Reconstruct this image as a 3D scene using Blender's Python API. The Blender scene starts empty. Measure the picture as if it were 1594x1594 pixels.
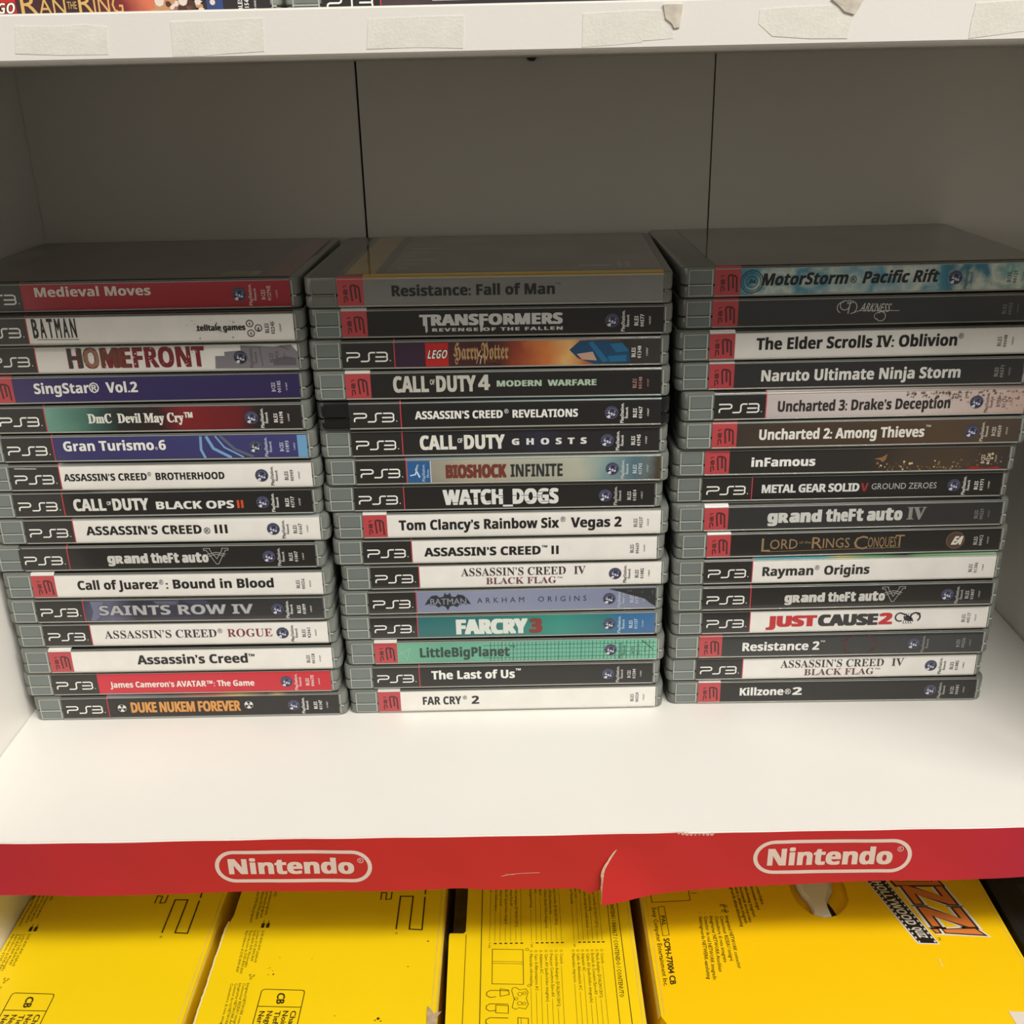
import bpy, bmesh, math, random
from mathutils import Vector, Matrix

random.seed(7)
S = bpy.context.scene
COL = S.collection
MM = 0.001

# ------------------------------------------------------------------ camera
cam_d = bpy.data.cameras.new('camera')
cam = bpy.data.objects.new('camera', cam_d)
COL.objects.link(cam)
S.camera = cam
_yaw, _pit, _rol, _f = -0.009, 0.3897, -0.0221, 1680.97
fwd = Vector((math.sin(_yaw) * math.cos(_pit), math.cos(_yaw) * math.cos(_pit), -math.sin(_pit)))
rgt = Vector((math.cos(_yaw), -math.sin(_yaw), 0))
upv = rgt.cross(fwd)
r2 = rgt * math.cos(_rol) + upv * math.sin(_rol)
u2 = -rgt * math.sin(_rol) + upv * math.cos(_rol)
cam.matrix_world = Matrix(((r2.x, u2.x, -fwd.x, 98.448 * MM), (r2.y, u2.y, -fwd.y, -505.891 * MM),
                           (r2.z, u2.z, -fwd.z, 325.68 * MM), (0, 0, 0, 1)))
cam_d.sensor_width = 36
cam_d.lens = 36 * _f / 1594
cam_d.clip_start = 0.01

# ------------------------------------------------------------------ world, lights, exposure
W = bpy.data.worlds.new('world')
S.world = W
W.use_nodes = True
W.node_tree.nodes['Background'].inputs[0].default_value = (1.0, 0.94, 0.85, 1)
W.node_tree.nodes['Background'].inputs[1].default_value = 0.18


def area(name, loc, target, sx, sy, power, col):
    d = bpy.data.lights.new(name, 'AREA')
    d.shape = 'RECTANGLE'
    d.size, d.size_y, d.energy, d.color = sx, sy, power, col
    o = bpy.data.objects.new(name, d)
    COL.objects.link(o)
    o.location = loc
    dv = Vector(target) - Vector(loc)
    o.rotation_euler = dv.to_track_quat('-Z', 'Y').to_euler()
    return o


area('ceiling_lamp', (0.80, -1.55, 2.35), (0.1, 0, 0), 1.1, 0.16, 56, (1.0, 0.965, 0.90))
area('right_fill', (2.5, -1.65, 2.35), (-0.1, 0, 0), 1.2, 0.3, 56, (1.0, 0.96, 0.89))  # added fill, no visible source; brightens the left side panel
area('left_fill', (-1.9, -2.0, 0.9), (0.3, 0, 0.2), 1.6, 1.6, 9, (1.0, 0.96, 0.88))  # added soft fill, no visible source; lifts the right back and upright faces
S.view_settings.view_transform = 'Standard'
S.view_settings.look = 'None'
S.view_settings.exposure = 0.0
S.view_settings.gamma = 1.0
S.view_settings.use_curve_mapping = False


# ------------------------------------------------------------------ helpers
def lin(c):
    return tuple(((v / 255) / 12.92 if v <= 10 else (((v / 255) + 0.055) / 1.055) ** 2.4) for v in c)


_mats = {}


def mat(name, col, rough=0.5, coat=0.0, coat_rough=0.12, noise=None, trans=0.0, metal=0.0, spec=0.5, bump=0.0, bscale=400):
    """plain Principled material with a light procedural mottle; col is sRGB 0-255"""
    if name in _mats:
        return _mats[name]
    m = bpy.data.materials.new(name)
    m.use_nodes = True
    nt = m.node_tree
    b = nt.nodes['Principled BSDF']
    c = lin(col)
    b.inputs['Base Color'].default_value = (*c, 1)
    b.inputs['Roughness'].default_value = rough
    b.inputs['Coat Weight'].default_value = coat
    b.inputs['Coat Roughness'].default_value = coat_rough
    b.inputs['Transmission Weight'].default_value = trans
    b.inputs['Metallic'].default_value = metal
    b.inputs['Specular IOR Level'].default_value = spec
    tc = nt.nodes.new('ShaderNodeTexCoord')
    if noise:
        sc, amt = noise
        n = nt.nodes.new('ShaderNodeTexNoise')
        n.inputs['Scale'].default_value = sc
        n.inputs['Detail'].default_value = 5
        nt.links.new(tc.outputs['Object'], n.inputs['Vector'])
        r = nt.nodes.new('ShaderNodeValToRGB')
        r.color_ramp.elements[0].position = 0.3
        r.color_ramp.elements[1].position = 0.7
        r.color_ramp.elements[0].color = (*[v * (1 - amt) for v in c], 1)
        r.color_ramp.elements[1].color = (*[min(1, v * (1 + amt * 0.4)) for v in c], 1)
        nt.links.new(n.outputs['Fac'], r.inputs['Fac'])
        nt.links.new(r.outputs['Color'], b.inputs['Base Color'])
    if bump:
        n = nt.nodes.new('ShaderNodeTexNoise')
        n.inputs['Scale'].default_value = bscale
        nt.links.new(tc.outputs['Object'], n.inputs['Vector'])
        bp = nt.nodes.new('ShaderNodeBump')
        bp.inputs['Strength'].default_value = bump
        bp.inputs['Distance'].default_value = 0.0002
        nt.links.new(n.outputs['Fac'], bp.inputs['Height'])
        nt.links.new(bp.outputs['Normal'], b.inputs['Normal'])
    _mats[name] = m
    return m


def art(name, stops, nz=0.0, nscale=120, length=151, rough=0.42):
    """printed colour running along the spine: stops = [(mm, rgb)], nz = how far noise bends it;
    the artwork is print, so it keeps still on the paper"""
    if name in _mats:
        return _mats[name]
    m = bpy.data.materials.new(name)
    m.use_nodes = True
    nt = m.node_tree
    b = nt.nodes['Principled BSDF']
    b.inputs['Roughness'].default_value = rough
    b.inputs['Coat Weight'].default_value = 0.6
    b.inputs['Coat Roughness'].default_value = 0.18
    tc = nt.nodes.new('ShaderNodeTexCoord')
    sx = nt.nodes.new('ShaderNodeSeparateXYZ')
    nt.links.new(tc.outputs['Object'], sx.inputs[0])
    mul = nt.nodes.new('ShaderNodeMath')
    mul.operation = 'MULTIPLY'
    mul.inputs[1].default_value = 1000.0 / length
    nt.links.new(sx.outputs['X'], mul.inputs[0])
    last = mul.outputs[0]
    if nz:
        n = nt.nodes.new('ShaderNodeTexNoise')
        n.inputs['Scale'].default_value = nscale
        n.inputs['Detail'].default_value = 6
        nt.links.new(tc.outputs['Object'], n.inputs['Vector'])
        s1 = nt.nodes.new('ShaderNodeMath')
        s1.operation = 'MULTIPLY_ADD'
        s1.inputs[1].default_value = nz * 2
        nt.links.new(n.outputs['Fac'], s1.inputs[0])
        nt.links.new(last, s1.inputs[2])
        s2 = nt.nodes.new('ShaderNodeMath')
        s2.operation = 'SUBTRACT'
        s2.inputs[1].default_value = nz
        nt.links.new(s1.outputs[0], s2.inputs[0])
        last = s2.outputs[0]
    r = nt.nodes.new('ShaderNodeValToRGB')
    cr = r.color_ramp
    while len(cr.elements) < len(stops):
        cr.elements.new(0.5)
    for e, (p, c) in zip(cr.elements, stops):
        e.position = max(0, min(1, p / length))
    for i, (p, c) in enumerate(stops):
        cr.elements[i].color = (*lin(c), 1)
    nt.links.new(last, r.inputs['Fac'])
    nt.links.new(r.outputs['Color'], b.inputs['Base Color'])
    _mats[name] = m
    return m


def ink(c):
    return mat('ink_%d_%d_%d' % tuple(c), c, 0.45, 0.4)


def paper(c):
    return mat('paper_%d_%d_%d' % tuple(c), c, 0.42, 0.6, 0.12, noise=(90, 0.05))


def link(o, parent=None):
    COL.objects.link(o)
    if parent is not None:
        o.parent = parent
    return o


def mesh(name, verts, faces, mats, smooth=False, scale=MM, idx=None):
    me = bpy.data.meshes.new(name)
    me.from_pydata([(v[0] * scale, v[1] * scale, v[2] * scale) for v in verts], [], faces)
    for m in (mats if isinstance(mats, (list, tuple)) else [mats]):
        me.materials.append(m)
    if idx:
        me.polygons.foreach_set('material_index', idx)
    if smooth:
        me.polygons.foreach_set('use_smooth', [True] * len(me.polygons))
    me.update()
    return me


def obj(name, me, parent=None, loc=(0, 0, 0), rz=0.0):
    o = bpy.data.objects.new(name, me)
    link(o, parent)
    o.location = [v * MM for v in loc]
    o.rotation_euler.z = rz
    return o


def tag(o, label, cat=None, group=None):
    o['label'] = label
    if cat:
        o['category'] = cat
    if group:
        o['group'] = group
    return o


def thing(name, label, cat, loc=(0, 0, 0), rz=0.0, group=None):
    o = bpy.data.objects.new(name, None)
    link(o)
    o.empty_display_size = 0.02
    o.location = [v * MM for v in loc]
    o.rotation_euler.z = rz
    return tag(o, label, cat, group)


class Geo:
    """collects polygons"""

    def __init__(s):
        s.v, s.f, s.m = [], [], []

    def add(s, verts, faces, mi=0):
        n = len(s.v)
        s.v += list(verts)
        s.f += [tuple(i + n for i in f) for f in faces]
        s.m += [mi] * len(faces)
        return s

    def box(s, x0, x1, y0, y1, z0, z1, mi=0):
        return s.add([(x0, y0, z0), (x1, y0, z0), (x1, y1, z0), (x0, y1, z0), (x0, y0, z1), (x1, y0, z1), (x1, y1, z1), (x0, y1, z1)],
                     [(0, 3, 2, 1), (4, 5, 6, 7), (0, 1, 5, 4), (1, 2, 6, 5), (2, 3, 7, 6), (3, 0, 4, 7)], mi)

    def stroke(s, pts, w, z=0, mi=0, closed=False):
        """flat ribbon in the local 2-D plane (x, z used as 2-D), mitred joints"""
        P = [Vector(p) for p in pts]
        n = len(P)
        L, R = [], []
        for i in range(n):
            a = P[i - 1] if (i > 0 or closed) else None
            b = P[(i + 1) % n] if (i < n - 1 or closed) else None
            d1 = (P[i] - a).normalized() if a is not None else None
            d2 = (b - P[i]).normalized() if b is not None else None
            d1 = d1 or d2
            d2 = d2 or d1
            t = (d1 + d2)
            t = t.normalized() if t.length > 1e-6 else d1
            nn = Vector((-t.y, t.x))
            k = max(0.35, nn.dot(Vector((-d1.y, d1.x))))
            L.append(P[i] + nn * (w / 2 / k))
            R.append(P[i] - nn * (w / 2 / k))
        fs = []
        m = n if closed else n - 1
        for i in range(m):
            j = (i + 1) % n
            fs.append((i, j, n + j, n + i))
        return s.add([(p.x, z, p.y) for p in L + R], fs, mi)

    def poly(s, pts, z=0, mi=0):
        return s.add([(p[0], z, p[1]) for p in pts], [tuple(range(len(pts)))], mi)

    def disc(s, cx, cy, r, n=24, z=0, mi=0, r2=None):
        return s.poly([(cx + r * math.cos(2 * math.pi * i / n), cy + (r2 or r) * math.sin(2 * math.pi * i / n)) for i in range(n)], z, mi)

    def ring(s, cx, cy, r, w, n=28, z=0, mi=0, a0=0, a1=360):
        full = abs(a1 - a0) >= 360
        k = n if full else n + 1
        pts = [(cx + r * math.cos(math.radians(a0 + (a1 - a0) * i / n)), cy + r * math.sin(math.radians(a0 + (a1 - a0) * i / n))) for i in range(k)]
        return s.stroke(pts, w, z, mi, full)

    def mesh(s, name, mats, smooth=False):
        return mesh(name, s.v, s.f, mats, smooth, idx=s.m if any(s.m) else None)


# ---- lettering: glyph outlines of the built-in font, filled, cached
_tc = {}


def glyphs(text, bold=0.0, spacing=1.0, res=2):
    key = (text, bold, spacing, res)
    if key in _tc:
        return _tc[key]
    c = bpy.data.curves.new('lettering', 'FONT')
    c.body = text
    c.space_character = spacing
    c.resolution_u = res
    o = bpy.data.objects.new('lettering', c)
    me = bpy.data.meshes.new_from_object(o)
    V = [(v.co.x, v.co.y) for v in me.vertices]
    F = [tuple(p.vertices) for p in me.polygons]
    bpy.data.objects.remove(o)
    bpy.data.curves.remove(c)
    bpy.data.meshes.remove(me)
    sh = [(0, 0)]
    if bold:
        sh = [(-bold, -bold * .45), (bold, -bold * .45), (-bold, bold * .45), (bold, bold * .45), (0, 0)]
    VV, FF = [], []
    for dx, dy in sh:
        n = len(VV)
        VV += [(x + dx, y + dy, len(VV) // max(1, len(V))) for x, y in V]
        FF += [tuple(i + n for i in f) for f in F]
    xs = [p[0] for p in VV] or [0]
    ys = [p[1] for p in VV] or [0]
    r = (VV, FF, min(xs), max(xs), min(ys), max(ys))
    _tc[key] = r
    return r


def sb(s):
    """the same words in the bold sans alphabet"""
    o = ''
    for ch in s:
        if 'A' <= ch <= 'Z':
            o += chr(0x1D5D4 + ord(ch) - 65)
        elif 'a' <= ch <= 'z':
            o += chr(0x1D5EE + ord(ch) - 97)
        elif '0' <= ch <= '9':
            o += chr(0x1D7EC + ord(ch) - 48)
        else:
            o += ch
    return o


_cap = {}


def cap_of(text):
    k = 'H'
    for ch in text:
        c = ord(ch)
        if 0x1D5D4 <= c <= 0x1D607 or 0x1D7EC <= c <= 0x1D7F5:
            k = chr(0x1D5DB)
            break
        if 0x1D400 <= c <= 0x1D433:
            k = chr(0x1D407)
            break
    if k not in _cap:
        _cap[k] = glyphs(k)[5]
    return _cap[k]


def serif(s):
    o = ''
    for ch in s:
        if 'A' <= ch <= 'Z':
            o += chr(0x1D400 + ord(ch) - 65)
        elif 'a' <= ch <= 'z':
            o += chr(0x1D41A + ord(ch) - 97)
        else:
            o += ch
    return o


def put_text(geo, text, P0, P1, P2, y=0.0, bold=0.0, spacing=1.0, full=False, mi=0, axis='xz', res=2, slant=0.0):
    """fit text: baseline start P0, baseline end P1, cap top above start P2 (2-D points)"""
    V, F, x0, x1, y0, y1 = glyphs(text, bold, spacing, res)
    if not full:
        y0, y1 = -bold * .45, cap_of(text) + bold * .45
    P0, P1, P2 = Vector(P0), Vector(P1), Vector(P2)
    U, Wv = P1 - P0, P2 - P0
    out = []
    for x, yy, lay in V:
        t = (yy - y0) / (y1 - y0)
        q = P0 + U * ((x - x0) / (x1 - x0)) + Wv * t + U.normalized() * (slant * t * Wv.length)
        out.append((q.x, y - .006 * lay, q.y))
    geo.add(out, F, mi)
    return geo


def box_text(geo, text, x0, x1, z0, z1, **k):
    return put_text(geo, text, (x0, z0), (x1, z0), (x0, z1), **k)


def rounded_box(name, x0, x1, y0, y1, z0, z1, rc, re, m, seg=3):
    """box with its upright corners rounded by rc and its rims by re"""
    me = bpy.data.meshes.new(name)
    bm = bmesh.new()
    bmesh.ops.create_cube(bm, size=1)
    for v in bm.verts:
        v.co = Vector(((x0 + x1) / 2 + v.co.x * (x1 - x0), (y0 + y1) / 2 + v.co.y * (y1 - y0), (z0 + z1) / 2 + v.co.z * (z1 - z0))) * MM
    if rc:
        e = [e for e in bm.edges if abs((e.verts[0].co - e.verts[1].co).z) > 1e-6]
        bmesh.ops.bevel(bm, geom=e, offset=rc * MM, segments=seg, affect='EDGES', profile=0.5)
    if re:
        e = [e for e in bm.edges if all(abs(v.co.z - z0 * MM) < 1e-7 for v in e.verts) or all(abs(v.co.z - z1 * MM) < 1e-7 for v in e.verts)]
        bmesh.ops.bevel(bm, geom=e, offset=re * MM, segments=2, affect='EDGES', profile=0.5)
    for f in bm.faces:
        f.smooth = True
    bm.to_mesh(me)
    bm.free()
    me.materials.append(m)
    try:
        me.set_sharp_from_angle(angle=math.radians(40))
    except Exception:
        pass
    return me


# ------------------------------------------------------------------ the bookcase
M_WHITE = mat('white_laminate', (240, 237, 231), 0.42, noise=(9, 0.03), bump=0.15, bscale=700)
M_BACK = mat('white_back_board', (226, 222, 212), 0.55, noise=(5, 0.04))
M_DARK = mat('dark_gap', (18, 16, 14), 0.8)
XL, XR, FY, BY, HU, TU = -175.0, 400.4, -103.4, 134.0, 331.0, 15.2

case_t = thing('bookcase', 'white laminate bookcase holding the stacked game cases and the yellow cartons', 'bookcase', ((XL + XR) / 2, 0, -520))
ox, oz = (XL + XR) / 2, -520


def board(name, x0, x1, y0, y1, z0, z1, m, r=0.6):
    me = rounded_box(name, x0 - ox, x1 - ox, y0, y1, z0 - oz, z1 - oz, 0, 0, m)
    bm = bmesh.new()
    bm.from_mesh(me)
    bmesh.ops.bevel(bm, geom=list(bm.edges), offset=r * MM, segments=2, affect='EDGES')
    for f in bm.faces:
        f.smooth = False
    bm.to_mesh(me)
    bm.free()
    return obj(name, me, case_t)


board('side_panel', XL - 18, XL, FY, BY + 4, -520, 760, M_WHITE)
board('side_panel', XR, XR + 18, FY, BY + 4, -520, 760, M_WHITE)
SEAM = (12.2, 209.5)
for a, b in ((XL + .05, SEAM[0] - .55), (SEAM[0] + .55, SEAM[1] - .4), (SEAM[1] + .4, XR - .05)):
    board('back_panel', a, b, BY, BY + 3, -519, 759, M_BACK, 0.3)
board('backing_sheet', XL + .05, XR - .05, BY + 3.1, BY + 4, -519, 759, M_DARK, 0.1)
board('shelf_board', XL + .05, XR - .05, FY, BY - .1, HU, HU + TU, M_WHITE)
board('shelf_board', XL + .05, XR - .05, FY, BY - .1, -22, 0, M_WHITE)
board('shelf_board', XL + .05, XR - .05, FY - 40, BY - .1, -232, -212, M_WHITE)
board('shelf_board', XL + .05, XR - .05, FY, BY - .1, 742, 759, M_WHITE)
board('plinth', XL + .05, XR - .05, FY + 2, FY + 18, -519, -440, M_WHITE)

g = Geo()
for i in range(16):
    a = math.pi + math.pi * i / 15
    g.v.append((2.7 * math.cos(a), -.05, 1.9 * math.sin(a)))
    g.v.append((2.3 * math.cos(a), -5, 1.7 * math.sin(a)))
for i in range(16):
    j = (i + 1) % 16
    g.f.append((2 * i, 2 * j, 2 * j + 1, 2 * i + 1)); g.m.append(0)
g.f.append(tuple(2 * i + 1 for i in range(16))); g.m.append(0)
obj('shelf_pin', g.mesh('shelf_pin', mat('pin_metal', (60, 50, 40), 0.4, metal=0.6)), case_t, (108.8 - ox, BY, HU - .1 - oz))

# a carpet-grey shop floor under the bookcase
g = Geo()
g.box(-2500, 2500, -2500, 600, -560, -520)
fl = obj('floor', g.mesh('floor', mat('grey_shop_floor', (120, 114, 106), 0.8, noise=(3, 0.2))))
fl['kind'] = 'structure'
g = Geo()
g.box(-2500, 2500, 150, 190, -520, 2600)
wl = obj('wall_back', g.mesh('wall_back', mat('shop_wall_paint', (206, 202, 192), 0.7, noise=(3, 0.05))))
wl['kind'] = 'structure'

# ------------------------------------------------------------------ game cases
CL = mat('clear_smoky_plastic', (174, 179, 171), 0.2, 0.3, 0.08, trans=0.6)
WIN = mat('clear_recess_plastic', (112, 120, 117), 0.2, 0.5, 0.1)
CLB = mat('black_case_plastic', (20, 21, 21), 0.2, 0.5, 0.1)
CLG = mat('grey_case_plastic', (112, 113, 108), 0.3, 0.3, 0.15)
RIM = mat('clear_case_rim', (190, 197, 188), 0.25, 0.3, trans=0.25)
RIMG = mat('grey_case_rim', (122, 123, 118), 0.3)
W_, D_ = 171.5, 127.0
SH = {}
for key, m, rm in (('clear', CL, RIM), ('black', CLB, CLB), ('grey', CLG, RIMG)):
    lid = rounded_box('case_lid', 0, W_, 0, D_, 6.15, 14.65, 4.0, 1.25, m)
    base = rounded_box('case_base', 0, W_, 0, D_, 0.05, 5.95, 4.0, 1.25, m)
    g = Geo()
    g.box(3.4, 14.6, -.22, .5, 5.75, 6.35).box(14.5, 15.2, -.2, .5, 1.2, 13.5)
    g.box(3.8, 14.5, -.14, .5, 1.1, 1.5).box(3.8, 14.5, -.14, .5, 12.9, 13.25).box(3.7, 4.2, -.14, .5, 1.1, 13.25)
    e = Geo().box(167.6, 168.1, -.12, .5, 1.4, 13.2).box(168.1, 169.6, -.12, .5, 5.7, 6.4)
    w = {'clear': WIN, 'black': CLB, 'grey': CLG}[key]
    SH[key] = (lid, base, g.mesh('grip_ribs', rm), e.mesh('end_rib', rm),
               rounded_box('grip_window', 4.6, 14.2, -.08, .4, 6.9, 12.7, 0, 0, w), rounded_box('grip_window', 4.6, 14.2, -.08, .4, 1.7, 5.5, 0, 0, w))

# cross-section of the printed sleeve wrapped round the spine (y, z)
PROF = [(2.0, .12), (1.0, .30), (.3, .75), (-.05, 1.2), (-.15, 1.6)] + [(-.15 - .12 * math.sin(math.pi * t / 6), 1.6 + 11.3 * t / 6) for t in range(1, 6)] + \
       [(-.15, 12.9), (-.02, 13.5), (.3, 14.1), (.75, 14.5), (1.3, 14.72), (2.6, 14.76)]


def sleeve(name, x0, x1, off, mats, top_white=False, prof=PROF, xs=1):
    V, F, I = [], [], []
    n = len(prof)
    cols = xs + 1
    for c in range(cols):
        x = x0 + (x1 - x0) * c / xs
        for i, (y, z) in enumerate(prof):
            a = prof[max(0, i - 1)]
            b = prof[min(n - 1, i + 1)]
            t = Vector((b[0] - a[0], b[1] - a[1])).normalized()
            nx = Vector((-t.y, t.x))
            V.append((x, y + nx.x * off, z + nx.y * off))
    for c in range(xs):
        for i in range(n - 1):
            F.append((c * n + i, (c + 1) * n + i, (c + 1) * n + i + 1, c * n + i + 1))
            I.append(1 if (top_white and i >= n - 5) else 0)
    return mesh(name, V, F, mats, True, idx=I if top_white else None)


YT = -0.33      # plane of the printing, just proud of the sleeve
BLACK = mat('spine_black_print', (25, 24, 23), 0.42, 0.6)
HEADBLACK = mat('header_black_print', (34, 33, 31), 0.42, 0.6)
REDB = mat('header_red_print', (186, 66, 72), 0.42, 0.6)
WHT = paper((235, 232, 226))
WTXT, BTXT = (236, 235, 230), (26, 25, 25)


def ps3_wide():
    g = Geo()
    w = .72
    x, z0, z1, zm = 0, 4.5, 8.7, 6.55
    g.stroke([(2.2, z1), (7.4, z1), (8.2, z1 - .35), (8.45, z1 - 1), (8.2, zm + .35), (7.4, zm), (3.5, zm), (2.75, zm - .35), (2.5, zm - .9), (2.5, z0)], w, YT)
    g.stroke([(8.9, z0), (12.0, z0), (12.6, z0 + .3), (12.9, z0 + .9), (12.9, z1 - .9), (13.2, z1 - .3), (13.8, z1), (16.0, z1)], w, YT)
    g.stroke([(15.8, z0), (20.6, z0), (21.3, z0 + .35), (21.6, z0 + .9), (21.5, zm - .3), (21.0, zm), (21.5, zm + .3), (21.6, z1 - .9), (21.3, z1 - .35), (20.6, z1), (16.6, z1)], w, YT)
    g.stroke([(16.0, zm), (21.0, zm)], w, YT)
    g.disc(23.0, z0 + .2, .28, 8, YT)
    return g


def ps3_small():
    g = Geo()
    # the rotated mark reads from the bottom up: small P and S, then the large 3 lying on its back
    w = .75
    g.stroke([(6.7, 3.4), (6.2, 9.2), (6.4, 10.4), (7.4, 10.7), (9.2, 10.3), (10.1, 9.4), (10.2, 7.6), (10.4, 2.6)], w * 1.1, YT)
    g.stroke([(8.6, 4.4), (8.3, 10.0)], w * 1.15, YT)
    g.stroke([(3.0, 2.6), (3.0, 5.3)], .5, YT)
    g.stroke([(3.0, 5.3), (4.0, 5.5), (4.4, 4.6), (4.4, 3.4)], .6, YT)
    g.stroke([(3.0, 6.4), (3.0, 8.3), (3.7, 8.6), (3.7, 6.5), (4.4, 6.7), (4.4, 8.8)], .55, YT)
    g.stroke([(3.0, 9.6), (3.0, 10.2), (4.4, 10.5)], .4, YT)
    return g


ME_PS3W = ps3_wide().mesh('platform_lettering', ink(WTXT))
ME_PS3S = ps3_small().mesh('platform_lettering', ink((72, 36, 38)))
ME_HB = sleeve('platform_block', 0, 25.03, .05, [HEADBLACK])
ME_HR = sleeve('platform_block', 0, 12.1, .05, [REDB, WHT], True)
ME_HR2 = sleeve('platform_block', 0, 12.1, .05, [REDB])
WRAP = mat('wrap_gap_shade', (24, 23, 22), 0.3, 0.6)  # shade of the gap between stacked cases, put into the wrap colour
FILM = mat('clear_film_edge', (196, 194, 184), 0.16, 0.8, 0.05)
FILM.node_tree.nodes['Principled BSDF'].inputs['Alpha'].default_value = 0.5


def film_edge(y, z, r):
    V, F = [], []
    n = 8
    for x in (.1, 150.9):
        V += [(x, y + r * math.cos(2 * math.pi * i / n), z + r * math.sin(2 * math.pi * i / n)) for i in range(n)]
    F = [(i, (i + 1) % n, n + (i + 1) % n, n + i) for i in range(n)]
    return mesh('film_edge', V, F, FILM, True)


ME_FE1 = film_edge(-.10, 1.0, .36)
ME_FE2 = film_edge(-.02, 13.5, .30)
ME_LINE = sleeve('header_rule', 24.85, 25.35, .08, [mat('header_rule_red', (196, 62, 74), 0.4)])


def emblem_mesh(dark):
    g = Geo()
    g.disc(0, 0, 3.3, 26, YT, 0)
    g.ring(0, 0, 3.0, .35, 26, YT - .02, 1)
    g.stroke([(-2.4, .6), (-.8, 2.1), (1.2, 1.9), (2.5, .7)], .7, YT - .02, 1)
    g.stroke([(.4, -1.9), (1.6, -.6), (1.5, .9)], .7, YT - .02, 1)
    g.poly([(-2.6, -.2), (-1.6, -.25), (-1.5, .9), (-.7, -.2), (-.5, -.8)], YT - .03, 2)
    g.poly([(-2.5, -2.2), (-1.4, -2.9), (-.6, -2.6), (-.5, -1.3), (-1.3, -1.2)], YT - .03, 2)
    g.poly([(-.4, -.2), (.5, .1), (.4, -1.5), (-.2, -1.2)], YT - .03, 2)
    g.poly([(.6, -.9), (1.2, -.4), (1.9, -1.3), (1.1, -1.7)], YT - .03, 2)
    g.poly([(.9, .3), (1.5, 1.3), (2.0, .6), (1.9, -.5)], YT - .03, 3)
    g.disc(-.9, .9, .45, 10, YT - .03, 3)
    return g.mesh('network_emblem', [ink((40, 41, 62)), ink((84, 86, 112)), ink((206, 208, 220)), ink((104, 108, 146))])


ME_EMB = emblem_mesh(True)


def vtext(g, text, x, z0, z1, h):
    """lettering turned to read upward, left edge of its ascenders at x-h"""
    put_text(g, text, (x, z0), (x, z1), (x - h, z0), y=YT, res=1, bold=.02)


_small = {}


def small_print(code, net_u, col):
    k = (code, net_u, col)
    if k in _small:
        return _small[k]
    g = Geo()
    if net_u:
        vtext(g, 'PlayStation.', net_u + 5.9, 1.9, 11.9, 1.7)
        vtext(g, 'Network', net_u + 8.0, 4.2, 9.8, 1.4)
    a, b = code.split()
    vtext(g, a, 139.2, 4.6, 9.2, 1.9)
    vtext(g, b, 141.9, 4.0, 10.0 + (1.0 if '/' in b else 0), 1.8)
    vtext(g, '1' + b[1:4] + '27', 145.0, 5.2, 9.0, .8)
    me = g.mesh('serial_lettering', ink(col))
    _small[k] = me
    return me


def T(text, box, col=BTXT, bold=.022, full=False, spacing=1.0, slant=0.0, y=0.0, name='title_lettering'):
    if max(map(ord, text)) < 0x3000 and bold > 0:
        text, bold = sb(text), bold * .8
    return ('t', name, text, box, col, bold, full, spacing, slant, y)


def bars(n, u0, u1, z0, z1, w, col):
    def fn(g):
        for i in range(n):
            c = u0 + w / 2 + (u1 - u0 - w) * i / (n - 1)
            g.stroke([(c, z0), (c, z1)], w, YT)
        return [col]
    return fn


def Gm(name, fn):
    return ('g', name, fn)


CASE_N = [0]


def make_case(pos, z, kind, face, items, code=None, netu=None, small=BTXT, shell='clear', label='', group=None, art_top=None, header_shift=0, wrap=None, plain_header=False):
    x, y, a = pos
    t = thing('game_case', label, 'game case', (x, y, z), math.radians(a), group)
    lid, base, ribs, erib, wa, wb = SH[shell]
    obj('case_lid', lid, t)
    obj('case_base', base, t)
    obj('grip_ribs', ribs, t)
    obj('end_rib', erib, t)
    obj('grip_window', wa, t)
    obj('grip_window', wb, t)
    ins = obj('cover_insert', sleeve('cover_insert', 0, 151.0, 0.0, [face, wrap or WRAP], True, xs=2), t, (16, 0, 0))
    obj('film_edge', ME_FE1, ins)
    obj('film_edge', ME_FE2, ins)
    if kind == 'B':
        obj('platform_block', ME_HB, ins, (header_shift, 0, 0))
        obj('header_rule', ME_LINE, ins, (header_shift, 0, 0))
        obj('platform_lettering', ME_PS3W, ins, (header_shift, 0, 0))
    else:
        obj('platform_block', ME_HR2 if plain_header else ME_HR, ins)
        obj('platform_lettering', ME_PS3S, ins)
    for it in items:
        if it[0] == 't':
            _, nm, text, bx, col, bold, full, sp, sl, yo = it
            g = Geo()
            z0, z1 = max(1.7, bx[2]), min(13.2, bx[3])
            box_text(g, text, bx[0], bx[1], z0, z1, y=YT - .02 - yo, bold=bold, full=full, spacing=sp, slant=sl)
            obj(nm, g.mesh(nm, ink(col)), ins)
        else:
            g = Geo()
            cols = it[2](g)
            obj(it[1], g.mesh(it[1], [ink(c) for c in cols]), ins)
    if netu:
        obj('network_emblem', ME_EMB, ins, (netu, 0, 7.2))
    if code:
        obj('serial_lettering', small_print(code, netu, small), ins)
    if art_top:
        obj('cover_artwork', art_top, t, (16, 0, 0))
    return t


# ---- small pieces of spine artwork (2-D polygons, mm along the spine and up it)
def swoosh(g):
    L = [(100, 1.5), (98.3, 6), (98.8, 12.9)]
    g.stroke(L, 1.3, YT, 0)
    g.stroke([(101.5, 12.9), (104.5, 6.5), (113, 1.6)], 1.5, YT, 0)
    g.stroke([(106, 12.9), (110, 7), (119, 1.8)], .9, YT, 0)
    g.stroke([(108.5, 12.9), (115, 6), (124, 1.8)], 1.5, YT, 1)
    return [(120, 160, 205), (92, 96, 120)]


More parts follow.
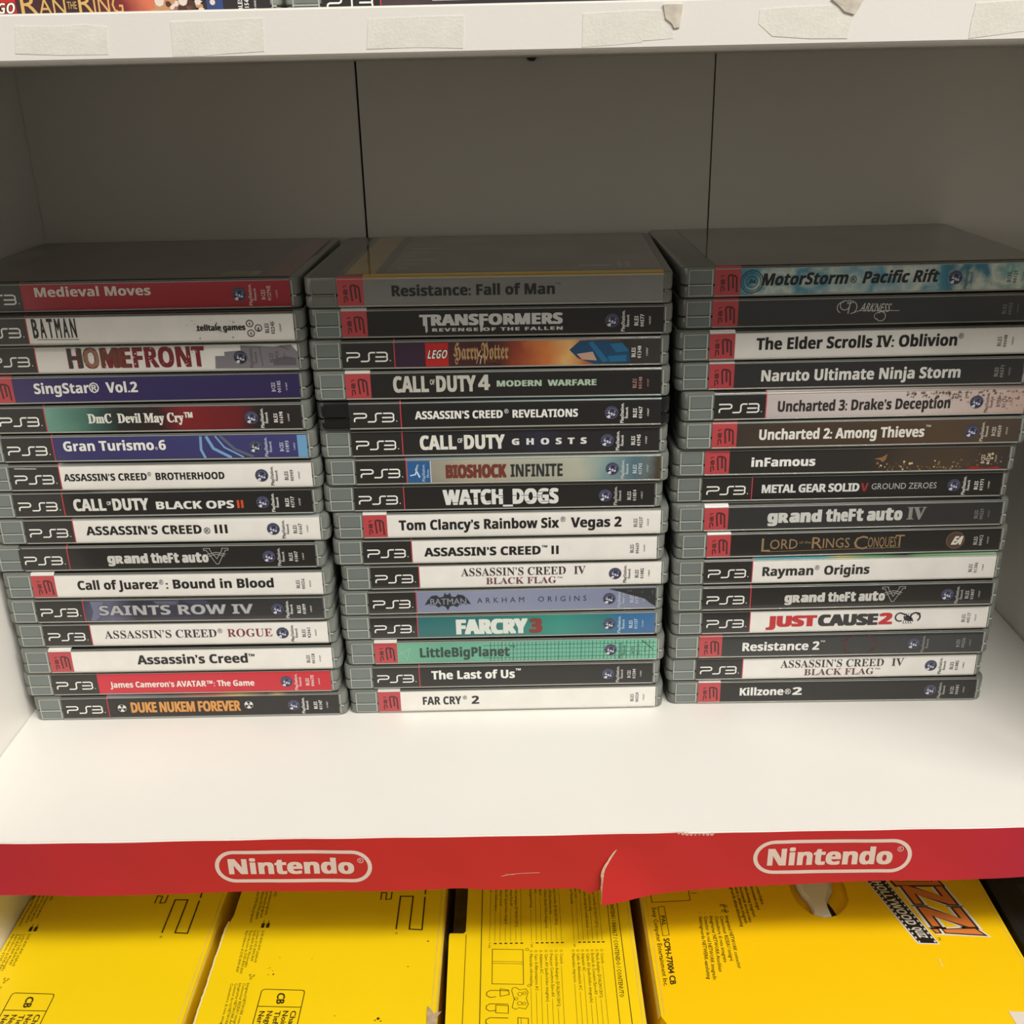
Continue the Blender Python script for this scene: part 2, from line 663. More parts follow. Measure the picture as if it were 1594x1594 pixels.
def end_panel(g):
    g.poly([(146.2, 1.5), (150.9, 1.5), (150.9, 12.9), (146.2, 12.9)], YT)
    return [(108, 160, 200)]


def skyline(g):
    g.poly([(111, 2.0), (151, 1.6), (151, 9.5), (148, 12.9), (143, 12.6), (140, 12), (131, 12.6), (124, 12.9), (124, 10.5), (116, 10.0), (116, 8), (111.5, 8)], YT, 0)
    g.poly([(139, 3), (150, 3), (150, 6.5), (145, 7.5), (139, 6)], YT - .02, 1)
    g.stroke([(133, 12), (134, 3)], .5, YT - .02, 1)
    g.stroke([(143, 12.4), (147, 10.6)], .5, YT - .02, 1)
    return [(128, 124, 130), (98, 92, 98)]


def circles3(g):
    for cx, cz in ((130.4, 9.2), (134.3, 7.0), (130.6, 4.6)):
        g.ring(cx, cz, 1.55, .42, 20, YT)
        box_text(g, 't' if cz > 9 else ('g' if cz > 6 else 't'), cx - .5, cx + .5, cz - .8, cz + .9, y=YT, bold=.03)
    return [(30, 30, 30)]


def blotch(g):
    rr = random.Random(3)
    for i in range(26):
        cx, cz = rr.gauss(112, 6), rr.gauss(8, 2.6)
        if 2 < cz < 12.5 and cx < 126:
            g.disc(cx, cz, rr.uniform(.1, .45), 6, YT)
    return [(150, 148, 144)]


def trefoil(cx, cz):
    def fn(g):
        g.disc(cx, cz, 2.7, 26, YT, 0)
        g.disc(cx, cz, 2.35, 26, YT - .02, 1)
        for k in range(3):
            a = math.radians(90 + 120 * k)
            pts = [(cx + .7 * math.cos(a - .5), cz + .7 * math.sin(a - .5))]
            pts += [(cx + 2.2 * math.cos(a + s), cz + 2.2 * math.sin(a + s)) for s in (-.5, -.25, 0, .25, .5)]
            pts += [(cx + .7 * math.cos(a + .5), cz + .7 * math.sin(a + .5))]
            g.poly(pts, YT - .04, 0)
        g.disc(cx, cz, .45, 12, YT - .04, 0)
        return [(28, 27, 26), (225, 224, 218)]
    return fn


def roman_v(x0, x1, z0, z1):
    def fn(g):
        xm = (x0 + x1) / 2
        g.stroke([(x0, z1), (x0 + 3.2, z1), (x0 + 3.2, z1 - 1), (xm, z0 + 3.0), (x1 - 3.2, z1 - 1), (x1 - 3.2, z1), (x1, z1), (x1, z1 - 1.1), (x1 - 1.4, z1 - 1.1),
                  (xm + .6, z0), (xm - .6, z0), (x0 + 1.4, z1 - 1.1), (x0, z1 - 1.1)], .34, YT, 0, True)
        g.stroke([(x0 + 1.4, z1 - 3.4), (xm, z1 - 2.2), (x1 - 1.4, z1 - 3.4)], .4, YT - .02, 0)
        g.stroke([(x0 + 2.2, z1 - 4.4), (xm, z1 - 3.3), (x1 - 2.2, z1 - 4.4)], .4, YT - .02, 0)
        return [(158, 158, 152)]
    return fn


def roman_iv(g):
    box_text(g, serif('IV'), 103.0, 112.6, 4.8, 11.6, y=YT, bold=.03)
    box_text(g, serif('IV'), 103.5, 112.1, 5.2, 11.2, y=YT - .02, bold=.0, mi=1)
    return [(140, 140, 136), (34, 34, 33)]


def move_box(g):
    g.poly([(25.6, 1.5), (37.2, 1.5), (37.2, 12.9), (25.6, 12.9)], YT, 0)
    g.poly([(36.9, 1.5), (37.3, 1.5), (37.3, 12.9), (36.9, 12.9)], YT - .02, 1)
    g.stroke([(26.8, 5.2), (29.4, 5.8), (31.0, 11.0)], .6, YT - .02, 1)
    g.stroke([(31.0, 11.0), (29.8, 8.2), (31.6, 4.2)], .8, YT - .02, 1)
    put_text(g, 'PlayStation.', (34.2, 2.2), (34.2, 11.2), (32.7, 2.2), y=YT - .02, mi=1, res=1)
    put_text(g, 'Move', (36.3, 4.2), (36.3, 8.4), (35.0, 4.2), y=YT - .02, mi=1, res=1)
    return [(38, 92, 148), (206, 220, 230)]


def lego_box(x0, x1):
    def fn(g):
        g.poly([(x0, 1.6), (x1, 1.6), (x1, 12.9), (x0, 12.9)], YT, 0)
        box_text(g, sb('LEGO'), x0 + .7, x1 - .9, 5.2, 9.6, y=YT - .02, bold=.07, mi=1, slant=.25)
        box_text(g, sb('LEGO'), x0 + .9, x1 - 1.1, 5.4, 9.4, y=YT - .06, bold=.0, mi=2, slant=.25)
        return [(186, 30, 30), (30, 20, 16), (238, 234, 224)]
    return fn


def blue_patch(g):
    # loose blocks of blue robe colour and warm light, no figure
    g.poly([(108, 8.5), (113, 12.9), (126, 12.9), (131, 12.0), (136, 9.0), (137, 2.0), (120, 1.6), (112, 4.5)], YT, 0)
    g.poly([(117, 11.6), (119, 12.6), (126.5, 3.0), (123.8, 2.2)], YT - .02, 1)
    g.poly([(111.5, 6.5), (119, 7.5), (121, 3.2), (114, 3.8)], YT - .02, 2)
    g.poly([(127, 11), (133, 11.6), (136, 7.5), (130, 7.0)], YT - .02, 1)
    g.poly([(126, 5.2), (135, 5.8), (135, 2.6), (127, 2.4)], YT - .02, 1)
    return [(24, 70, 104), (32, 104, 146), (196, 160, 140)]


def bat_mark(g):
    pts = [(29.4, 5.6), (31, 8.6), (33.2, 11.0), (36, 11.3), (37.2, 10.0), (39.4, 10.4), (40.2, 12.8), (40.9, 11.6), (42.1, 11.6), (42.8, 12.8), (43.6, 10.4), (45.8, 10.2), (47.0, 11.6),
           (49.8, 11.0), (52, 8.8), (53.8, 5.6), (50.6, 6.6), (48, 5.8), (46.4, 4.2), (44.4, 5.2), (42.6, 4.6), (41.5, 2.4), (40.2, 4.6), (38.4, 5.2), (36.6, 4.2), (34.8, 5.8), (32.4, 6.6)]
    g.poly(pts, YT, 0)
    box_text(g, 'BATMAN', 32.2, 51.6, 5.6, 9.6, y=YT - .02, bold=.05, mi=1)
    box_text(g, 'BATMAN', 32.4, 51.4, 5.8, 9.4, y=YT - .04, bold=.015, mi=2)
    return [(40, 44, 54), (30, 32, 40), (132, 138, 150)]


def torn_black(g):
    g.poly([(126.5, 12.9), (130, 11.8), (134, 10.6), (137.5, 9.2), (140, 8.4), (143, 7.6), (145.5, 6.6), (147.5, 4.6), (150.9, 2.2), (150.9, 12.9)], YT - .04, 0)
    rr = random.Random(5)
    for i in range(16):
        u = rr.uniform(133, 150)
        g.disc(u, rr.uniform(6.5, 12), rr.uniform(.12, .35), 6, YT - .06, 1)
    return [(38, 40, 42), (120, 126, 132)]


def grid_lines(g):
    for k in range(44):
        u = 62 + k * 2.02
        g.stroke([(u, 1.6), (u + .2, 12.9)], .22 if k % 3 else .4, YT, 0)
    for z in (3.6, 6.0, 8.6, 11.0):
        g.stroke([(58, z), (150.5, z + .2)], .25, YT, 0)
    g.stroke([(13, 9.5), (17, 4), (22, 1.8)], .3, YT, 1)
    g.stroke([(12.6, 6.5), (19, 10), (17, 2.4)], .3, YT, 1)
    g.stroke([(69, 12.9), (68.6, 1.7)], .35, YT, 1)
    g.stroke([(143, 12.6), (149, 7.0)], .4, YT, 2)
    return [(62, 116, 100), (150, 196, 172), (36, 66, 58)]


def seal(g):
    cx, cz = 17.4, 7.3
    for r, w in ((5.3, .5), (4.3, .35), (2.6, .4)):
        g.ring(cx, cz, r, w, 12, YT, 0)
    g.poly([(cx - 2, cz - 1.4), (cx - .6, cz + 1.8), (cx + .2, cz + .4), (cx + 1.6, cz + 1.2), (cx + 2, cz - 1), (cx, cz - .4)], YT, 0)
    return [(34, 78, 96)]


def script_darkness(g):
    c = .38
    g.ring(62.5, 10.2, 2.2, c, 20, YT, 0, 60, 330)
    g.ring(61.5, 9.2, 2.6, c, 20, YT, 0, 80, 250)
    g.stroke([(64.2, 6.2), (65.0, 12.6)], .5, YT)
    g.ring(65.2, 9.2, 3.0, c, 20, YT, 0, -85, 85)
    put_text(g, 'ARKNESS', (69.5, 7.2), (83.5, 6.6), (70.0, 11.2), y=YT, bold=.01, slant=.2)
    g.stroke([(67, 6.6), (69.5, 7.6), (76, 7.4), (88.5, 7.2)], .3, YT)
    g.ring(80, 4.6, 2.2, c, 18, YT, 0, -160, 130)
    g.ring(78.5, 4.8, 1.6, .3, 18, YT, 0, 60, 280)
    g.stroke([(64.2, 12.9), (63.6, 11.0), (66.4, 11.4)], .3, YT)
    return [(196, 196, 190)]


def ea_mark(g):
    g.disc(127.8, 7.4, 4.8, 28, YT, 0)
    g.disc(127.8, 7.4, 4.3, 28, YT - .02, 1)
    put_text(g, sb('EA'), (128.2 - 2.6, 4.9), (128.2 + 2.6, 4.9), (128.2 - 2.0, 9.6), y=YT - .04, bold=.06, mi=2, slant=.3)
    return [(112, 84, 66), (78, 60, 50), (222, 216, 206)]


def scorpion(g):
    k = (40, 40, 42)
    g.ring(104.5, 8.3, 2.4, .8, 18, YT, 0, 70, 300)
    g.stroke([(105, 10.6), (107.6, 9.6), (109, 8.4)], .8, YT)
    g.ring(112.6, 8.2, 2.5, .9, 18, YT, 0, -60, 250)
    g.stroke([(112.8, 10.8), (114.8, 10.4), (113.4, 9.4)], .5, YT)
    g.poly([(106.2, 8.6), (109, 9.2), (111.6, 7.2), (110, 5.6), (107, 6.4)], YT)
    for i in range(4):
        g.stroke([(107 + i * 1.1, 7), (106.4 + i * 1.3, 4.9), (107.2 + i * 1.3, 4.4)], .32, YT)
        g.stroke([(106.8 + i, 8.6), (106.6 + i * 1.2, 10.6)], .28, YT)
    return [k]


def red_marks(g):
    rr = random.Random(9)
    for cx in (77, 95):
        for i in range(14):
            z = 2 + i * .8
            dx = (7 - z) ** 2 * .16
            g.disc(cx + (dx if cx > 80 else -dx) * -1 + rr.uniform(-1, 1), z, rr.uniform(.25, .9), 6, YT, 0)
    return [(86, 30, 28)]


def gold_specks(g):
    rr = random.Random(11)
    for i in range(90):
        u = rr.uniform(86, 149)
        z = 1.7 + abs(rr.gauss(0, 2.2)) + max(0, (u - 118)) * .2 * rr.random()
        if z < 12.5:
            g.disc(u, z, rr.uniform(.15, .75), 6, YT, rr.choice((0, 0, 1, 1, 2)))
    g.poly([(84, 8), (88, 8.8), (90.5, 10.5), (90, 7.6), (88.5, 6.0), (87, 7.4)], YT, 0)
    g.poly([(130, 1.6), (148, 1.6), (146, 3), (140, 2.2), (133, 3.2)], YT, 3)
    return [(140, 104, 66), (92, 78, 62), (214, 190, 140), (150, 40, 36)]


def tf_sub(g):
    # the long tails of the T and the F
    g.poly([(39.2, 6.2), (40.4, 6.2), (40.4, 3.2), (39.4, 2.6)], YT)
    g.poly([(65.0, 6.2), (66.6, 6.2), (66.4, 3.4), (65.2, 2.6)], YT)
    return [(196, 196, 194)]


def glitch(g):
    rr = random.Random(4)
    for z in (4.6, 6.9, 8.0, 9.8):
        for i in range(5):
            u = rr.uniform(46, 98)
            g.stroke([(u, z), (u + rr.uniform(2, 5), z)], .3, YT - .05)
    return [(33, 32, 31)]


def white_scratch(g):
    g.stroke([(3.0, 12.6), (14, 12.4)], .5, YT)
    return [(190, 190, 186)]


def smear(g):
    rr = random.Random(2)
    for i in range(150):
        u = rr.uniform(93, 150)
        z = 12.9 - abs(rr.gauss(0, 1.8 + (u - 90) * .03))
        if z > 2:
            g.disc(u, z, rr.uniform(.15, .7), 7, YT, rr.choice((0, 1)))
    return [(158, 136, 126), (136, 112, 106)]


def homefront(g):
    box_text(g, sb('HOMEFRONT'), 40.4, 106.4, 3.0, 12.9, y=YT, bold=.03, mi=0)
    for i, (ch, x0, x1) in enumerate((('H', 40.8, 47.6), ('O', 48.2, 55.6), ('M', 56.2, 64.2), ('E', 64.8, 70.0))):
        box_text(g, ch, x0, x1, 3.3, 12.6, y=YT - .03, bold=.04, mi=(1, 2, 3, 3)[i])
    rr = random.Random(8)
    for i in range(60):
        u = rr.uniform(41, 105)
        g.disc(u, rr.uniform(3, 12.6), rr.uniform(.12, .45), 5, YT - .05, 4 if u > 66 or rr.random() < .6 else 1)
    return [(122, 34, 38), (66, 60, 58), (150, 112, 88), (112, 62, 50), (206, 200, 192)]


def saints_bg(g):
    g.poly([(29, 12.9), (36, 12.9), (35, 9), (33, 4), (30.5, 1.6), (28, 1.6), (30, 7)], YT, 0)
    g.poly([(62, 12.9), (76, 12.9), (75, 10.4), (70, 9.8), (64, 10.6)], YT, 1)
    g.poly([(77, 12.9), (90, 12.9), (92, 10.8), (84, 10)], YT, 2)
    g.stroke([(63, 12), (74, 11.6)], .4, YT - .02, 0)
    return [(112, 116, 144), (82, 78, 94), (62, 62, 86)]


def lotr(g):
    # small capitals with tall initials
    box_text(g, 'L', 28.1, 32.6, 3.6, 11.0, y=YT)
    box_text(g, 'ORD', 32.4, 46.6, 4.8, 10.2, y=YT)
    put_text(g, 'of the', (47.4, 7.6), (53.4, 7.6), (47.4, 9.0), y=YT)
    box_text(g, 'R', 54.0, 59.4, 4.6, 11.0, y=YT)
    box_text(g, 'INGS', 59.6, 73.4, 4.8, 10.2, y=YT)
    box_text(g, 'C', 75.6, 82.6, 3.6, 11.0, y=YT)
    box_text(g, 'ONQUES', 82.8, 97.4, 4.6, 10.2, y=YT)
    box_text(g, 'T', 96.8, 101.4, 4.6, 11.2, y=YT)
    g.stroke([(31, 3.5), (100, 4.2)], .25, YT)
    return [(150, 122, 86)]


def potter(g):
    box_text(g, ''.join(chr(0x1D56C + ord(c) - 65) if c.isupper() else (chr(0x1D586 + ord(c) - 97) if c.isalpha() else c) for c in 'Harry Potter'), 53, 79.2, 4.6, 12.2, y=YT, bold=.015)
    g.stroke([(66, 9), (65, 6.4), (66.4, 6.2), (65.6, 2.4)], .35, YT, 1)
    box_text(g, 'YEARS 5-7', 68.5, 78, 3.0, 4.6, y=YT, mi=2)
    return [(176, 140, 96), (220, 210, 190), (120, 70, 40)]


def batman_tall(g):
    for i, ch in enumerate('BATMAN'):
        x0 = 27.6 + i * 3.62
        box_text(g, ch, x0, x0 + 2.7, 3.9, 13.1, y=YT, bold=.035)
    g.stroke([(29, 3.3), (49, 3.0)], .35, YT, 1)
    return [(34, 32, 32), (140, 136, 130)]


def cod(g, u0, u1, z0, z1):
    w = u1 - u0
    box_text(g, sb('CALL'), u0, u0 + w * .43, z0, z1, y=YT, bold=.035)
    box_text(g, sb('DUTY'), u0 + w * .52, u1, z0, z1, y=YT, bold=.035)
    zz = z0 + (z1 - z0) * .45
    put_text(g, 'OF', (u0 + w * .445, zz), (u0 + w * .505, zz), (u0 + w * .445, zz + (z1 - z0) * .33), y=YT, bold=.04)


def codf(u0, u1, z0, z1, col):
    def fn(g):
        cod(g, u0, u1, z0, z1)
        return [col]
    return fn


def gta(u0, u1, z0, z1, col=(205, 204, 198)):
    def fn(g):
        w = u1 - u0
        base = z0 + (z1 - z0) * .2
        top = z1
        xh = base + (top - base) * .80
        tail = z0
        for s, a, b in (('gRand', 0, .405), ('theFt', .43, .71), ('auto', .735, 1)):
            x0, x1 = u0 + w * a, u0 + w * b
            cw = (x1 - x0) / len(s)
            for i, ch in enumerate(s):
                lo, hi = (tail, xh) if ch == 'g' else ((base, top) if ch in 'dthF' else (base, xh))
                box_text(g, sb(ch), x0 + i * cw, x0 + (i + 1) * cw - cw * .06, lo, hi, y=YT, bold=.055, full=True)
        return [col]
    return fn


def wht_corner(g):
    g.poly([(148.6, 12.9), (150.4, 12.9), (150.7, 10.2), (149.6, 11.6)], YT)
    return [(200, 198, 190)]


# ---- cover art seen on top of the three stacks
def top_art(kind):
    g = Geo()
    zt = 14.72
    q = lambda x0, x1, y0, y1, dz, mi: g.add([(x0, y0, zt + dz), (x1, y0, zt + dz), (x1, y1, zt + dz), (x0, y1, zt + dz)], [(0, 1, 2, 3)], mi)
    gl = lambda n, c, nz=(30, .35): mat(n, c, 0.3, 0.8, 0.06, noise=nz)
    if kind == 1:
        q(0, 151, 2.6, 124, 0, 0)
        q(139, 151, 2.6, 124, .03, 1)
        q(117, 131, 6, 18, .05, 2)
        q(131, 135, 6, 18, .05, 3)
        return g.mesh('cover_artwork', [gl('top_art_grey_brown', (74, 62, 58)), gl('top_art_red', (120, 48, 46)), gl('top_art_pale', (108, 108, 74)), gl('top_art_pale_strip', (140, 138, 122))])
    if kind == 2:
        q(0, 151, 2.6, 124, 0, 0)
        q(3, 17, 6, 124, .03, 1)
        q(12, 151, 1.2, 5.5, .03, 2)
        q(22, 151, 8, 124, .03, 3)
        for i in range(7):
            q(26, 31 + (i % 3) * 6, 18 + i * 12, 22 + i * 12, .05, 4)
        q(112, 128, 18, 22, .05, 4)
        q(131, 133, 14, 30, .05, 4)
        q(135, 137, 14, 30, .05, 4)
        return g.mesh('cover_artwork', [gl('top_art_dark_grey', (66, 64, 56)), gl('top_art_dull_gold', (168, 142, 60), (60, .1)), gl('top_art_yellow', (232, 188, 36), (60, .1)),
                                        gl('top_art_mottled_grey', (104, 100, 90), (22, .45)), gl('top_art_pale_lines', (138, 134, 122), (60, .1))])
    q(0, 151, 2.6, 124, 0, 0)
    q(0, 1.0, 2.6, 124, .03, 1)
    return g.mesh('cover_artwork', [gl('top_art_brown', (96, 88, 76), (18, .4)), gl('top_art_edge_dark', (34, 30, 28))])


POS = {
    (1, 1): (-174.30, 0.81, -0.44),
    (1, 2): (-173.25, -3.02, -0.71),
    (1, 3): (-173.41, 0.67, -0.83),
    (1, 4): (-174.30, 0.34, -0.15),
    (1, 5): (-174.30, 0.34, -0.94),
    (1, 6): (-172.91, -0.22, -0.70),
    (1, 7): (-171.92, -1.08, -0.66),
    (1, 8): (-173.37, -0.13, -0.39),
    (1, 9): (-170.87, 0.54, -0.52),
    (1, 10): (-174.30, -0.57, -0.47),
    (1, 11): (-171.75, -1.81, -0.60),
    (1, 12): (-172.79, -1.13, -0.60),
    (1, 13): (-171.88, -0.44, -0.37),
    (1, 14): (-170.72, -2.46, -0.09),
    (1, 15): (-172.79, -0.80, -0.18),
    (1, 16): (-169.70, -1.55, 0.14),
    (2, 1): (-0.95, -2.14, -1.47),
    (2, 2): (-0.23, -1.83, -1.14),
    (2, 3): (-1.26, -2.84, -0.91),
    (2, 4): (-0.48, -3.30, -0.99),
    (2, 5): (0.04, -3.89, -0.53),
    (2, 6): (-0.21, -1.79, -0.36),
    (2, 7): (0.88, -1.55, -0.45),
    (2, 8): (-1.36, 0.13, -0.34),
    (2, 9): (2.19, -0.30, -0.13),
    (2, 10): (0.84, 0.35, 0.03),
    (2, 11): (3.78, 0.85, 0.32),
    (2, 12): (1.50, 1.14, 0.49),
    (2, 13): (1.30, 1.50, 0.23),
    (2, 14): (2.72, 0.77, 0.02),
    (2, 15): (0.89, 0.38, 0.21),
    (2, 16): (2.81, -0.04, 0.39),
    (3, 1): (175.42, 3.69, 0.57),
    (3, 2): (175.02, 3.76, 0.27),
    (3, 3): (173.77, 0.28, 0.51),
    (3, 4): (174.39, 1.40, 0.04),
    (3, 5): (177.42, -0.68, 0.45),
    (3, 6): (177.22, 0.24, 0.10),
    (3, 7): (174.76, 2.44, -0.10),
    (3, 8): (174.38, 4.36, 0.04),
    (3, 9): (175.55, 0.61, 0.54),
    (3, 10): (177.54, 0.22, 0.87),
    (3, 11): (176.57, -0.11, 0.52),
    (3, 12): (176.44, -0.96, 0.46),
    (3, 13): (177.38, 0.68, 0.56),
    (3, 14): (176.45, 1.39, 0.19),
    (3, 15): (175.76, 3.42, 0.15),
    (3, 16): (177.59, 4.02, -0.35),
}
PITCH = 14.9
GREEN_W = (226, 226, 218)


def A(name, stops, nz=0.0, ns=120):
    return art(name, stops, nz, ns)


